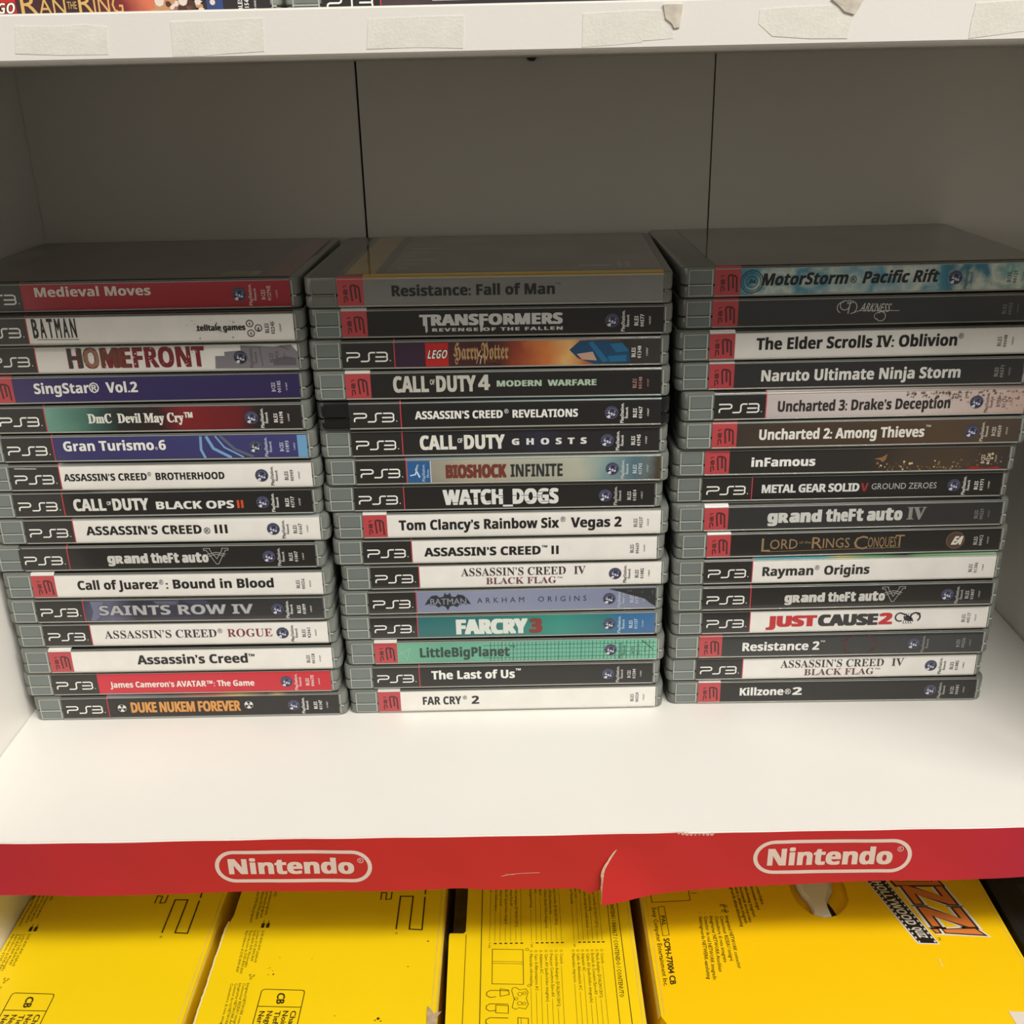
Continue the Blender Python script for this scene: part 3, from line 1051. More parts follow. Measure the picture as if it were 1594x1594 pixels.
OFFW = (232, 229, 222)
REDW = A('print_crimson', [(0, (168, 26, 44)), (151, (158, 22, 38))])
SPEC = {
    # left stack, from the top
    (1, 1): dict(kind='B', face=REDW, items=[T('Medieval Moves', (31.1, 85.7, 7.6, 12.0), (222, 214, 204))], code='BCES 01279/E', netu=127, small=(214, 196, 190), look='crimson game case with white title, closing the top of the left stack'),
    (1, 2): dict(kind='B', face=WHT, items=[Gm('title_lettering', batman_tall), T('telltale games', (105.3, 128.2, 6.1, 8.9), bold=.05, name='studio_lettering'), Gm('studio_logo', circles3), Gm('ink_spatter', blotch)],
                 code='BLES 02245', small=(60, 58, 56), look='white case with tall thin black letters and three small rings, in the left stack'),
    (1, 3): dict(kind='B', face=WHT, items=[Gm('ruined_skyline', skyline), Gm('title_lettering', homefront)], code='BLES 00426', netu=123.5, small=(84, 80, 88), look='white case with rough red and brown block title and grey skyline in the left stack'),
    (1, 4): dict(nb=True, kind='R', face=A('print_violet', [(0, (52, 42, 96)), (151, (44, 36, 86))]), items=[T('SingStar®  Vol.2', (22.2, 72.5, 5.6, 10.8), WTXT)], code='BCES 00185', small=(200, 196, 214), look='plain violet case with white title and a red header square in the left stack'),
    (1, 5): dict(kind='B', face=A('print_teal_to_red', [(25, (110, 160, 142)), (50, (52, 92, 82)), (62, (28, 30, 30)), (80, (40, 20, 22)), (92, (122, 24, 30)), (118, (104, 22, 26)), (128, (32, 26, 26))], .05, 60),
                 items=[T(serif('DmC  Devil May Cry') + '™', (46.1, 97.8, 5.4, 10.2), (226, 224, 214), bold=.03)], code='BLES 01698', netu=126.5, small=WTXT, look='case fading from teal green through black to dark red in the left stack'),
    (1, 6): dict(kind='B', face=A('print_indigo', [(0, (52, 48, 100)), (151, (58, 58, 112))]), items=[Gm('swoosh_artwork', swoosh), Gm('end_panel_artwork', end_panel), T('Gran Turismo', (30.2, 75.2, 6.2, 11.3), WTXT), T('®', (75.6, 77.0, 6.2, 7.8), WTXT, bold=0), T('6', (77.6, 81.1, 6.2, 11.3), WTXT)],
                 code='BCES 01893', netu=125.4, small=(196, 204, 224), look='indigo case with pale blue swooshes and a light blue right end'),
    (1, 7): dict(wrap=A('wrap_brotherhood', [(10, (40, 39, 38)), (14, (190, 190, 184)), (24, (170, 172, 168)), (30, (70, 76, 80)), (60, (34, 33, 32)), (151, (26, 26, 26))], .03), kind='B', face=WHT, items=[Gm('edge_print', white_scratch), T('ASSASSIN’S CREED', (26.9, 68.6, 5.6, 9.4)), T('®', (69.0, 71.0, 7.6, 9.8), bold=0), T('BROTHERHOOD', (73.0, 107.4, 5.6, 9.4))],
                 code='BLES 00909', netu=126, look='white case right above the black case with an orange double-bar numeral'),
    (1, 8): dict(wrap=A('wrap_black_ops', [(38, (26, 26, 26)), (48, (190, 190, 186)), (62, (170, 172, 172)), (72, (40, 40, 42))]), kind='B', face=BLACK, items=[Gm('title_lettering', codf(30.1, 68.3, 3.9, 10.4, (222, 221, 214))), T('BLACK OPS', (71.9, 111.3, 4.2, 8.4), (226, 226, 222), bold=.03), Gm('numeral_lettering', bars(2, 112.9, 116.1, 4.2, 8.5, 1.2, (206, 74, 42)))],
                 code='BLES 01717', netu=126, small=WTXT, look='black case with bold white title and an orange double-bar numeral'),
    (1, 9): dict(wrap=A('wrap_light_grey', [(14, (26, 26, 26)), (24, (150, 152, 150)), (40, (120, 124, 126)), (90, (80, 84, 86)), (151, (150, 176, 180))]), kind='B', face=WHT, items=[T('ASSASSIN’S CREED', (31.3, 90.6, 5.2, 10.0)), T('®', (91.6, 95.0, 5.0, 8.4), bold=0.01), Gm('numeral_lettering', bars(3, 97.2, 103.8, 5.2, 10.0, 1.35, BTXT))],
                 code='BLES 01667', netu=127.2, look='white case in the left stack whose black title ends in three upright bars'),
    (1, 10): dict(kind='B', face=BLACK, items=[Gm('title_lettering', gta(43.5, 96.0, 3.0, 10.0)), Gm('roman_numeral', roman_v(93.8, 106.4, 3.4, 12.2))], code='BLES 01807', netu=127, small=(210, 210, 206),
                  hs=-1.6, look='charcoal case in the left stack with grey lower-case title and an outlined V'),
    (1, 11): dict(kind='R', face=WHT, items=[T('Call of Juarez', (23.6, 65.5, 5.2, 10.4), bold=.026), T('®', (66.2, 68.6, 7.6, 10.4), bold=0), T(': Bound in Blood', (69.6, 125.7, 5.2, 10.4), bold=.026)],
                  code='BLES 00556', small=(90, 90, 88), look='white case with red header square and long black title in the left stack'),
    (1, 12): dict(kind='B', face=A('print_saints', [(25, (60, 60, 78)), (40, (96, 98, 124)), (52, (46, 46, 58)), (75, (54, 52, 72)), (96, (40, 40, 44)), (151, (46, 47, 47))], .04, 50),
                  items=[Gm('purple_artwork', saints_bg), T('SAINTS ROW IV', (32.7, 114.6, 4.5, 10.6), (78, 78, 82), bold=.05), T('SAINTS ROW IV', (33.1, 114.2, 4.8, 10.3), (176, 178, 180), bold=.012, y=.04)], code='BLES 01899', netu=127, small=WTXT, look='dark case with violet lightning at its left and metallic grey capitals'),
    (1, 13): dict(kind='B', face=WHT, items=[T(serif('ASSASSIN’S CREED'), (32.3, 92.0, 5.3, 9.9), (50, 48, 52), bold=0), T('®', (92.6, 95.3, 7.6, 10.2), (60, 60, 60), bold=0), T(serif('ROGUE'), (97.7, 121.6, 5.3, 9.9), (124, 50, 52), bold=0)],
                  code='BLES 02061', netu=127, look='white case in the left stack with thin serif title ending in dark red capitals'),
    (1, 14): dict(kind='R', face=WHT, items=[T('Assassin’s Creed', (46.8, 106.0, 5.2, 10.7), bold=.026), T('™', (106.4, 109.8, 7.8, 10.4))], code='BLES 00158', small=(90, 90, 88), look='white case with red header square and short centred title, left stack, third from bottom'),
    (1, 15): dict(kind='B', face=A('print_bright_red', [(0, (206, 40, 58)), (151, (196, 30, 46))]), items=[T('James Cameron’s AVATAR™: The Game', (31.3, 109.5, 5.0, 8.6), (238, 226, 220), bold=.026)], code='BLES 00667/E', netu=127, small=(240, 214, 210),
                  look='bright red case with a small white title, second from the bottom of the left stack'),
    (1, 16): dict(wrap=A('wrap_duke', [(20, (40, 38, 40)), (22, (130, 134, 150)), (60, (60, 60, 66)), (72, (150, 60, 40)), (84, (190, 70, 30)), (96, (210, 170, 60)), (112, (60, 40, 30)), (118, (200, 170, 70)), (124, (40, 34, 34))]), kind='B', face=BLACK, items=[T('DUKE NUKEM FOREVER', (37.2, 97.7, 3.9, 11.2), (70, 48, 26), bold=.075, spacing=.92), T('DUKE NUKEM FOREVER', (37.5, 97.4, 4.3, 10.8), (214, 150, 78), bold=.04, spacing=.92, y=.04), Gm('warning_emblem', trefoil(32.6, 7.2)), Gm('warning_emblem', trefoil(101.9, 7.9))],
                  code='BLES 01147', netu=126.4, small=WTXT, look='black case with golden capitals between two radiation signs, at the foot of the left stack'),
    # middle stack
    (2, 1): dict(nb=True, wrap=mat('wrap_yellow_band', (206, 168, 40), 0.35, 0.6), kind='R', face=mat('grey_insert', (128, 128, 124), 0.4, 0.5, noise=(60, .08)), shell='grey', items=[T('Resistance: Fall of Man', (25.3, 101.0, 5.3, 10.3), (34, 34, 34), bold=.03), T('™', (101.2, 103.6, 9.0, 10.6), (90, 90, 88), bold=0)], art=2,
                 look='solid grey case with black title and yellow upper edge, topping the middle stack'),
    (2, 2): dict(kind='R', face=BLACK, items=[T('TRANSFORMERS', (36.7, 103.9, 6.0, 11.3), (206, 206, 204), bold=.06), Gm('title_tails', tf_sub), T('REVENGE OF THE FALLEN', (42.5, 103.9, 3.2, 4.8), (200, 200, 198), bold=.05, spacing=1.25, name='subtitle_lettering')],
                 code='BLES 00577', netu=127, small=WTXT, look='black case with squared silver title above tiny capitals, second in the middle stack'),
    (2, 3): dict(kind='B', face=A('print_fire', [(25, (48, 26, 50)), (40, (56, 28, 52)), (50, (70, 34, 34)), (72, (60, 22, 20)), (84, (150, 64, 36)), (96, (206, 120, 60)), (106, (226, 178, 110)), (114, (190, 110, 60)), (132, (50, 40, 38)), (138, (52, 50, 48))], .06, 70),
                 items=[Gm('brick_toy_logo', lego_box(39.8, 50.7)), Gm('title_lettering', potter), Gm('blue_artwork', blue_patch)], code='BLES 01348', small=WTXT, look='case with red square logo, spiky golden title and glowing orange artwork in the middle stack'),
    (2, 4): dict(kind='R', face=BLACK, items=[Gm('title_lettering', codf(22.8, 62.6, 4.0, 12.0, (198, 196, 186))), T('4', (63.6, 69.3, 4.6, 12.2), (198, 196, 186), bold=.03), T('MODERN  WARFARE', (72.5, 120.1, 6.2, 9.2), (176, 198, 176), bold=.04, name='subtitle_lettering')],
                 code='BLES 00148', small=(176, 128, 122), look='black case with a red header square, tall silver title and small pale green capitals'),
    (2, 5): dict(wrap=A('wrap_teal_dark', [(40, (34, 34, 34)), (80, (70, 110, 112)), (151, (90, 140, 140))]), kind='B', face=BLACK, shell='black', items=[T('ASSASSIN’S CREED', (31.9, 74.5, 5.4, 9.4), WTXT, bold=.03), T('®', (75.2, 77.4, 7.6, 9.8), WTXT, bold=0), T('REVELATIONS', (79.2, 110.8, 5.4, 9.4), WTXT, bold=.03)],
                 code='BLES 01467', netu=127, small=WTXT, look='case with a black plastic shell and white capital title in the middle stack'),
    (2, 6): dict(kind='B', face=A('print_night', [(25, (30, 29, 29)), (80, (30, 30, 34)), (92, (36, 38, 56)), (104, (30, 30, 34)), (151, (32, 31, 31))], .05, 60), items=[Gm('title_lettering', codf(33.6, 75.4, 3.8, 11.2, (224, 223, 214))), T('GHOSTS', (78.8, 115.5, 5.6, 8.9), (222, 222, 220), bold=.05, spacing=2.1, name='subtitle_lettering')],
                 code='BLES 01945', netu=125.6, small=WTXT, look='black case with bold white title followed by widely spaced white capitals'),
    (2, 7): dict(wrap=A('wrap_bioshock', [(10, (30, 40, 52)), (24, (40, 90, 140)), (50, (120, 140, 150)), (90, (160, 170, 160)), (151, (90, 110, 110))]), kind='B', face=A('print_sky', [(37, (146, 142, 128)), (60, (172, 166, 146)), (90, (168, 170, 156)), (110, (176, 178, 160)), (122, (124, 152, 152)), (140, (78, 108, 122)), (146, (96, 110, 112)), (150, (70, 60, 48))], .05, 60),
                 items=[Gm('controller_badge', move_box), T('BIOSHOCK', (44.6, 74.8, 3.6, 10.6), (112, 52, 40), bold=.075), T('INFINITE', (76.8, 102.6, 3.8, 10.4), (44, 44, 42), bold=.02)], code='BLES 01705', netu=127.2, small=(206, 214, 214),
                 look='pale sky coloured case with brown and black title and a blue badge'),
    (2, 8): dict(kind='B', face=BLACK, items=[T('WATCH_DOGS', (44.6, 102.8, 3.4, 11.6), (224, 224, 220), bold=.06), Gm('glitch_bars', glitch)], code='BLES 01854', netu=126.3, small=(200, 200, 198), look='black case with white glitched capitals joined by an underscore'),
    (2, 9): dict(kind='R', face=WHT, items=[T('Tom Clancy’s Rainbow Six', (18.1, 99.5, 4.9, 10.4), bold=.028), T('®', (100.2, 102.8, 8.0, 10.8), bold=0), T('Vegas 2', (105.5, 131.2, 4.9, 10.4), bold=.028)], code='BLES 00237', small=(110, 106, 100),
                 look='white case with a red header square and the longest black title of the middle stack'),
    (2, 10): dict(kind='B', face=WHT, items=[T('ASSASSIN’S CREED', (31.4, 91.4, 4.6, 9.4), bold=.03), T('™', (91.9, 94.8, 7.6, 9.6)), Gm('numeral_lettering', bars(2, 96.9, 100.6, 4.6, 9.4, 1.3, BTXT))], code='BLES 00669', small=(90, 90, 88), look='white case in the middle stack whose black sans title ends in two upright bars'),
    (2, 11): dict(kind='B', face=WHT, items=[T(serif('ASSASSIN’S CREED'), (47.0, 101.4, 7.4, 11.9), (60, 50, 54), bold=0), T(serif('IV'), (105.6, 111.7, 7.4, 11.9), (60, 50, 54), bold=0), T(serif('BLACK FLAG'), (59.8, 96.4, 2.5, 6.2), (106, 58, 62), bold=0, name='subtitle_lettering'), T('™', (96.8, 99.6, 4.4, 6.0), (120, 80, 80), bold=0)],
                  code='BLES 01882', netu=127, look='white case with a two-line thin serif title in the middle stack'),
    (2, 12): dict(wrap=A('wrap_specks', [(0, (20, 20, 20)), (60, (34, 34, 36)), (100, (120, 122, 124)), (151, (30, 30, 32))], .12, 200), kind='B', face=A('print_slate_blue', [(0, (116, 124, 152)), (60, (138, 144, 170)), (110, (128, 136, 164)), (151, (120, 128, 152))], .05, 50), items=[Gm('bat_emblem', bat_mark), T('ARKHAM  ORIGINS', (57.0, 114.5, 6.3, 9.3), (52, 58, 76), bold=.0, spacing=1.7, name='subtitle_lettering'), Gm('torn_dark_corner', torn_black)],
                  code='BLES 01784', netu=126.5, small=(190, 196, 214), look='slate blue case with a dark bat emblem and a ragged black right corner'),
    (2, 13): dict(kind='B', face=A('print_sea', [(25, (34, 104, 108)), (60, (38, 112, 110)), (100, (48, 140, 126)), (122, (42, 116, 118)), (132, (44, 104, 150)), (151, (52, 104, 156))], .05, 60), items=[T('FARCRY', (45.5, 83.6, 2.7, 11.6), (218, 224, 216), bold=.085), T('3', (84.4, 91.4, 2.9, 11.4), (134, 50, 44), bold=.08)],
                  code='BLES 01137', netu=127, small=(190, 214, 230), look='sea green case turning blue at the right, with heavy white capitals and a red 3'),
    (2, 14): dict(kind='R', face=A('print_mint', [(0, (118, 180, 150)), (40, (98, 164, 138)), (70, (112, 178, 154)), (110, (104, 178, 152)), (151, (124, 190, 162))], .06, 50), items=[Gm('stitched_grid', grid_lines), T('LittleBigPlanet', (24.2, 72.2, 4.5, 10.2), (44, 66, 60), bold=.028), T('™', (72.6, 75.2, 8.8, 10.6), (44, 66, 60), bold=0)],
                  code='BCES 00141', netu=126.3, small=(60, 110, 92), look='mint green case with a stitched grid pattern and grey title'),
    (2, 15): dict(kind='B', face=BLACK, items=[T('The Last of Us', (31.5, 76.6, 5.8, 11.0), WTXT, bold=.03), T('™', (77.0, 79.8, 9.4, 11.6), WTXT)], code='BCES 01584', netu=127, small=(206, 206, 204), look='black case with short white title, second from the bottom of the middle stack'),
    (2, 16): dict(kind='R', face=WHT, items=[T('FAR CRY', (24.2, 45.2, 5.0, 10.0), (34, 34, 34), bold=.022), T('®', (46.0, 48.4, 7.8, 10.2), (34, 34, 34), bold=0), T('2', (50.8, 54.9, 5.0, 10.0), (34, 34, 34), bold=.022)], code='BLES 00324', small=(100, 100, 98),
                  look='white case with red header square, at the foot of the middle stack'),
    # right stack
    (3, 1): dict(nb=True, kind='R', face=A('print_surf', [(5, (52, 120, 142)), (18, (78, 150, 170)), (32, (196, 208, 196)), (44, (66, 140, 164)), (58, (190, 204, 196)), (72, (84, 148, 170)), (88, (204, 212, 200)), (102, (72, 140, 160)), (118, (48, 116, 138)), (130, (200, 208, 192)), (142, (110, 160, 160)), (151, (206, 212, 196))], .26, 75),
                 items=[Gm('round_seal', seal), T('MotorStorm', (21.8, 62.0, 5.4, 11.0), (26, 30, 32), bold=.03, slant=.2), T('®', (63.4, 66.6, 5.6, 9.0), (26, 30, 32), bold=.01), T('Pacific Rift', (69.2, 104.5, 5.4, 11.0), (26, 30, 32), bold=.03, slant=.2)], art=3, code='BCES 00129', netu=113, small=(84, 100, 96),
                 look='sea spray blue case with slanted black title, on top of the right stack'),
    (3, 2): dict(nb=True, kind='R', face=mat('spine_graphite_print', (50, 51, 52), 0.4, 0.6), items=[Gm('script_lettering', script_darkness)], code='BLES 00055', small=(120, 120, 118), look='graphite case with a small scratchy handwritten title, second in the right stack'),
    (3, 3): dict(kind='R', face=WHT, items=[T('The Elder Scrolls IV: Oblivion', (22.3, 118.0, 5.3, 11.0), bold=.028), T('®', (118.4, 120.9, 8.6, 11.2), bold=0)], code='BLES 00048', small=(110, 108, 102), look='white case with a red header square and long black title, third in the right stack'),
    (3, 4): dict(kind='R', face=mat('spine_charcoal_print', (42, 43, 44), 0.4, 0.6), items=[T('Naruto Ultimate Ninja Storm', (25.2, 121.1, 4.4, 10.0), (226, 226, 220), bold=.028)], code='BLES 00371', small=(150, 150, 146), look='charcoal case with a long white title, fourth in the right stack'),
    (3, 5): dict(wrap=A('wrap_sand_dark', [(12, (26, 24, 24)), (22, (196, 184, 180)), (100, (190, 176, 170)), (151, (120, 96, 88))], .05), kind='B', face=A('print_sand', [(25, (196, 184, 182)), (60, (206, 196, 194)), (100, (214, 202, 196)), (125, (206, 186, 178)), (151, (196, 170, 158))], .07, 40), items=[Gm('smoke_artwork', smear), T('Uncharted 3: Drake’s Deception', (30.9, 114.8, 4.4, 9.8), (48, 44, 44), bold=.028), T('™', (115.2, 118.2, 8.0, 10.2), (48, 44, 44), bold=0)],
                 code='BCES 01176', netu=127.5, small=(110, 96, 92), look='pale dusty pink case with dark smoke at the upper right'),
    (3, 6): dict(nb=True, kind='R', face=A('print_umber', [(0, (52, 44, 38)), (30, (62, 52, 44)), (80, (74, 56, 42)), (110, (84, 66, 50)), (151, (74, 62, 52))], .10, 60), items=[T('Uncharted 2: Among Thieves', (23.1, 104.2, 4.8, 10.2), (232, 230, 222), bold=.03), T('™', (104.6, 107.0, 9.0, 10.8), WTXT, bold=0)],
                 code='BCES 00509', netu=127.5, small=(214, 206, 196), look='mottled umber brown case with white title in the right stack'),
    (3, 7): dict(nb=True, kind='R', face=A('print_dusk', [(0, (34, 33, 32)), (80, (42, 38, 34)), (100, (66, 54, 42)), (125, (74, 60, 46)), (151, (58, 48, 42))], .06, 60), items=[Gm('city_sparks', gold_specks), T('inFamous', (23.1, 55.0, 4.9, 9.6), (238, 238, 234), bold=.034)],
                 code='BCES 00220', small=(214, 200, 186), look='dark case with short white title and golden city lights at the right'),
    (3, 8): dict(wrap=A('wrap_navy', [(0, (30, 34, 44)), (60, (38, 48, 66)), (151, (34, 38, 46))], .08), kind='B', face=BLACK, items=[T('METAL GEAR SOLID', (30.1, 79.4, 4.8, 9.3), (224, 224, 222), bold=.03, spacing=.92), T('V', (80.0, 84.0, 4.8, 9.3), (150, 44, 46), bold=.03), T('GROUND ZEROES', (85.5, 118.3, 5.7, 8.9), (184, 184, 182), bold=.0)],
                 code='BLES 01971', netu=127, small=WTXT, look='black case with a fine white title split by a dark red V'),
    (3, 9): dict(kind='R', face=mat('spine_charcoal_print', (42, 43, 44)), items=[Gm('title_lettering', gta(32.1, 101.0, 2.8, 11.4, (206, 206, 202))), Gm('roman_numeral', roman_iv)], code='BLES 00229', small=(134, 134, 130), look='charcoal case in the right stack with a large grey lower-case title and outlined IV'),
    (3, 10): dict(kind='R', face=BLACK, items=[Gm('title_lettering', lotr), Gm('publisher_emblem', ea_mark)], code='BLES 00412', small=(190, 188, 182), look='black case with dull gold capitals and a bronze round emblem'),
    (3, 11): dict(wrap=A('wrap_teal_green', [(16, (60, 150, 170)), (62, (70, 160, 170)), (70, (190, 180, 90)), (84, (80, 150, 90)), (104, (40, 60, 40)), (112, (90, 150, 90)), (151, (150, 190, 150))]), kind='B', face=WHT, items=[T('Rayman', (30.4, 56.8, 4.8, 10.0), (44, 44, 44), bold=.026), T('®', (57.4, 59.9, 7.6, 10.2), (44, 44, 44), bold=0), T('Origins', (62.4, 85.9, 4.8, 10.0), (44, 44, 44), bold=.026)], code='BLES 01386', small=(110, 110, 106),
                  look='white case with black header and one-line black title in the right stack'),
    (3, 12): dict(kind='B', face=BLACK, items=[Gm('title_lettering', gta(42.9, 95.6, 3.0, 9.9)), Gm('roman_numeral', roman_v(93.6, 105.6, 3.8, 12.3))], code='BLES 01807', netu=128, small=(190, 190, 188), look='charcoal case in the right stack with grey lower-case title and an outlined V'),
    (3, 13): dict(kind='B', face=WHT, items=[T('JUST', (33.8, 60.6, 4.1, 10.6), (190, 44, 48), bold=.085), T('CAUSE', (61.2, 92.9, 4.0, 10.8), (48, 46, 48), bold=.085), T('2', (93.4, 100.6, 4.2, 11.0), (190, 44, 48), bold=.07), Gm('scorpion_emblem', scorpion)], code='BLES 00517', small=(110, 106, 102),
                  look='white case with heavy red and black capitals and a scorpion drawing'),
    (3, 14): dict(nb=True, kind='R', face=mat('spine_charcoal_print', (42, 43, 44)), items=[Gm('red_artwork', red_marks), T('Resistance 2', (23.1, 64.2, 4.5, 9.6), (232, 232, 228), bold=.028), T('™', (64.6, 67.0, 8.4, 10.0), WTXT, bold=0)], code='BCES 00226', netu=114.5, small=(150, 150, 148),
                  look='dark case with white title and faint red marks, third from the bottom on the right'),
    (3, 15): dict(kind='B', face=WHT, items=[T(serif('ASSASSIN’S CREED'), (45.6, 101.4, 7.4, 12.0), (60, 50, 54), bold=0), T(serif('IV'), (105.6, 112.2, 7.4, 12.0), (60, 50, 54), bold=0), T(serif('BLACK FLAG'), (58.7, 96.4, 2.5, 6.4), (106, 58, 62), bold=0, name='subtitle_lettering'), T('™', (96.8, 99.6, 4.6, 6.2), (120, 80, 80), bold=0)],
                  code='BLES 01882', netu=127, look='white case with a two-line thin serif title in the right stack, above the bottom one'),
    (3, 16): dict(kind='R', face=BLACK, items=[T('Killzone', (22.7, 46.6, 5.2, 10.0), (230, 230, 226), bold=.03), T('®', (47.2, 50.6, 5.6, 9.0), (230, 230, 226), bold=.01), T('2', (51.4, 56.6, 5.2, 10.0), (230, 230, 226), bold=.03)], code='BCES 00081', netu=126.5, small=(190, 190, 188),
                  look='black case with red header square, at the foot of the right stack'),
}
GROUPS = {1: 'game cases of the left stack', 2: 'game cases of the middle stack', 3: 'game cases of the right stack'}
TOPS = {(1, 1): 1, (2, 1): 2, (3, 1): 3}
for key in sorted(SPEC, key=lambda k: (k[0], -k[1])):
    sp = SPEC[key]
    make_case(POS[key], (16 - key[1]) * PITCH, sp['kind'], sp['face'], sp['items'], sp.get('code'), sp.get('netu'), sp.get('small', (70, 70, 70)), sp.get('shell', 'clear'),
              sp['look'], GROUPS[key[0]], top_art(TOPS[key]) if key in TOPS else None, sp.get('hs', 0), sp.get('wrap'), sp.get('nb', False))

# two cases lying on the shelf above, only their lower edges in view


def ring_title(g):
    box_text(g, 'R', 45.0, 52.5, 4.6, 12.8, y=YT)
    box_text(g, 'AN', 52.5, 64.0, 4.6, 10.8, y=YT)
    box_text(g, 'THE', 64.8, 68.8, 6.6, 9.4, y=YT)
    box_text(g, 'R', 69.6, 76.0, 4.6, 12.8, y=YT)
    box_text(g, 'ING', 76.0, 88.5, 4.6, 11.2, y=YT)
    return [(206, 166, 96)]


def warm_figures(g):
    rr = random.Random(21)
    for i in range(34):
        g.disc(rr.uniform(101, 123), rr.uniform(2, 12.5), rr.uniform(.8, 2.2), 8, YT - .002 * i, rr.choice((0, 1, 2, 3)))
    g.poly([(124, 2), (131, 2), (131, 12.6), (124, 12.6)], YT, 4)
    g.disc(126.6, 8, 1.2, 8, YT - .08, 3)
    return [(72, 44, 36), (186, 140, 96), (34, 26, 26), (216, 204, 196), (48, 66, 118)]


make_case((-170.9, 0.0, 0.0), HU + TU + .05, 'B', A('print_ring', [(0, (120, 20, 26)), (44, (60, 22, 32)), (70, (48, 24, 30)), (88, (120, 32, 38)), (98, (206, 112, 82)), (104, (190, 120, 90)), (122, (40, 34, 38)), (151, (38, 34, 38))], .05, 70),
          [Gm('brick_toy_logo', lego_box(28, 43)), Gm('title_lettering', ring_title), Gm('figure_artwork', warm_figures)], 'BLES 01560', None, WTXT,
          'clear', 'red and black case with golden serif letters, lying at the left of the shelf above', 'game cases on the shelf above')
make_case((1.9, 0.0, 0.0), HU + TU + .05, 'B', A('print_dim_mauve', [(0, (58, 48, 50)), (40, (70, 56, 58)), (60, (44, 38, 44)), (151, (40, 40, 50))], .05, 60),
          [Gm('underline_print', lambda g: (g.stroke([(47, 6.9), (84, 6.9)], .5, YT), [(196, 192, 188)])[1])], 'BLES 00871', None, WTXT,
          'clear', 'dark case with white header letters, lying on the shelf above, right of the red one', 'game cases on the shelf above')

# ------------------------------------------------------------------ tape left on the upper shelf edge
M_TAPE = mat('tape_residue', (236, 233, 224), 0.45, 0.2, noise=(160, .06), bump=.5, bscale=900)
M_TAPE2 = mat('tape_brown', (222, 213, 198), 0.6, noise=(200, .25), bump=.4)
TAPES = [
    ([(-72, 333.8), (-71.2, 338), (-70.6, 342.5), (-58, 342.0), (-46, 342.4), (-39.2, 341.6), (-39.8, 337), (-40.2, 332.9), (-56, 333.0)], 'yellowed tape strip at the far left of the upper shelf edge', None),
    ([(-18.2, 331.9), (-17.6, 337), (-17.5, 342.7), (-2, 342.9), (14.1, 343.2), (13.8, 338), (13.4, 332.8), (2, 332.4), (-8, 331.8)], 'tape strip on the upper shelf edge, second from the left', None),
    ([(48.6, 332.8), (49.3, 338), (49.6, 342.2), (64, 342.5), (82.2, 342.6), (82.0, 337), (81.6, 332.4), (66, 333.0)], 'wrinkled tape strip above the left back panel seam', None),
    ([(122.3, 331.9), (122.6, 342.4), (136, 342.8), (144, 343.0), (150.1, 342.6), (152.6, 339.0), (153.6, 334), (143, 333.5), (142.6, 333.0), (132, 332.3)], 'tape strip with a brown torn lump at its right end', [(149.6, 344.6), (156.2, 344.6), (155.8, 340), (155.4, 337.4), (153.6, 337.2), (152.6, 338.8), (150.6, 340.2)]),
    ([(182.2, 338), (182.4, 342.4), (191, 342.9), (211.6, 343.3), (214.4, 339.5), (213.4, 337.6), (212.9, 332.8), (200, 333.0), (187.2, 334.0)], 'tape strip with a clipped left corner and a torn lump on top', [(206.2, 345.1), (217.2, 345.1), (214.4, 340.2), (211, 341.2), (209.2, 342.8)]),
    ([(254.2, 331.9), (254.4, 337), (255.2, 342.9), (266, 343.3), (276, 343.6), (288, 343.6), (288, 335), (272, 333.8)], 'tape strip at the far right end of the upper shelf edge', None),
]


def plate(name, pts, y, th, m, parent, wob=0.0, seed=0):
    """thin plate standing on the plane y, outline pts in (x, z)"""
    g = Geo()
    n = len(pts)
    cx, cz = sum(p[0] for p in pts) / n, sum(p[1] for p in pts) / n
    rr = random.Random(seed)
    V = [(p[0], y - th * (1 + wob * rr.uniform(-.4, 1)), p[1]) for p in pts] + [(p[0], y, p[1]) for p in pts] + [(cx, y - th * (1 + wob), cz)]
    F = [(i, (i + 1) % n, 2 * n) for i in range(n)] + [(i, n + i, n + (i + 1) % n, (i + 1) % n) for i in range(n)]
    g.add(V, F)
    return g


for i, (pts, lab, lump) in enumerate(TAPES):
    cx = sum(p[0] for p in pts) / len(pts)
    g = plate('tape_strip', [(p[0] - cx, p[1] - 337) for p in pts], 0, .09, M_TAPE, None, .8, i)
    t = obj('tape_strip', g.mesh('tape_strip', M_TAPE), None, (cx, FY - .01, 337))
    tag(t, lab, 'tape', 'old tape strips on the upper shelf edge')
    if lump:
        g = plate('torn_lump', [(p[0] - cx, p[1] - 337) for p in lump], 0, .45, M_TAPE2, None, .3, i + 9)
        o = obj('torn_lump', g.mesh('torn_lump', M_TAPE2), t, (0, -.1, 0))
        o['label'] = 'brown torn paper lump'

# ------------------------------------------------------------------ red paper strip along the middle shelf edge
def red_paper():
    m = art('red_banner_print_cast', [(0, (182, 36, 76)), (40, (196, 40, 50)), (150, (204, 42, 38)), (300, (206, 44, 38)), (480, (200, 38, 48)), (560, (176, 32, 68))], 0.0, 30, 570)  # red print; the magenta ends are a light colour cast painted in
    m.node_tree.nodes['Principled BSDF'].inputs['Coat Weight'].default_value = 0.35
    m.node_tree.nodes['Principled BSDF'].inputs['Coat Roughness'].default_value = 0.3
    return m


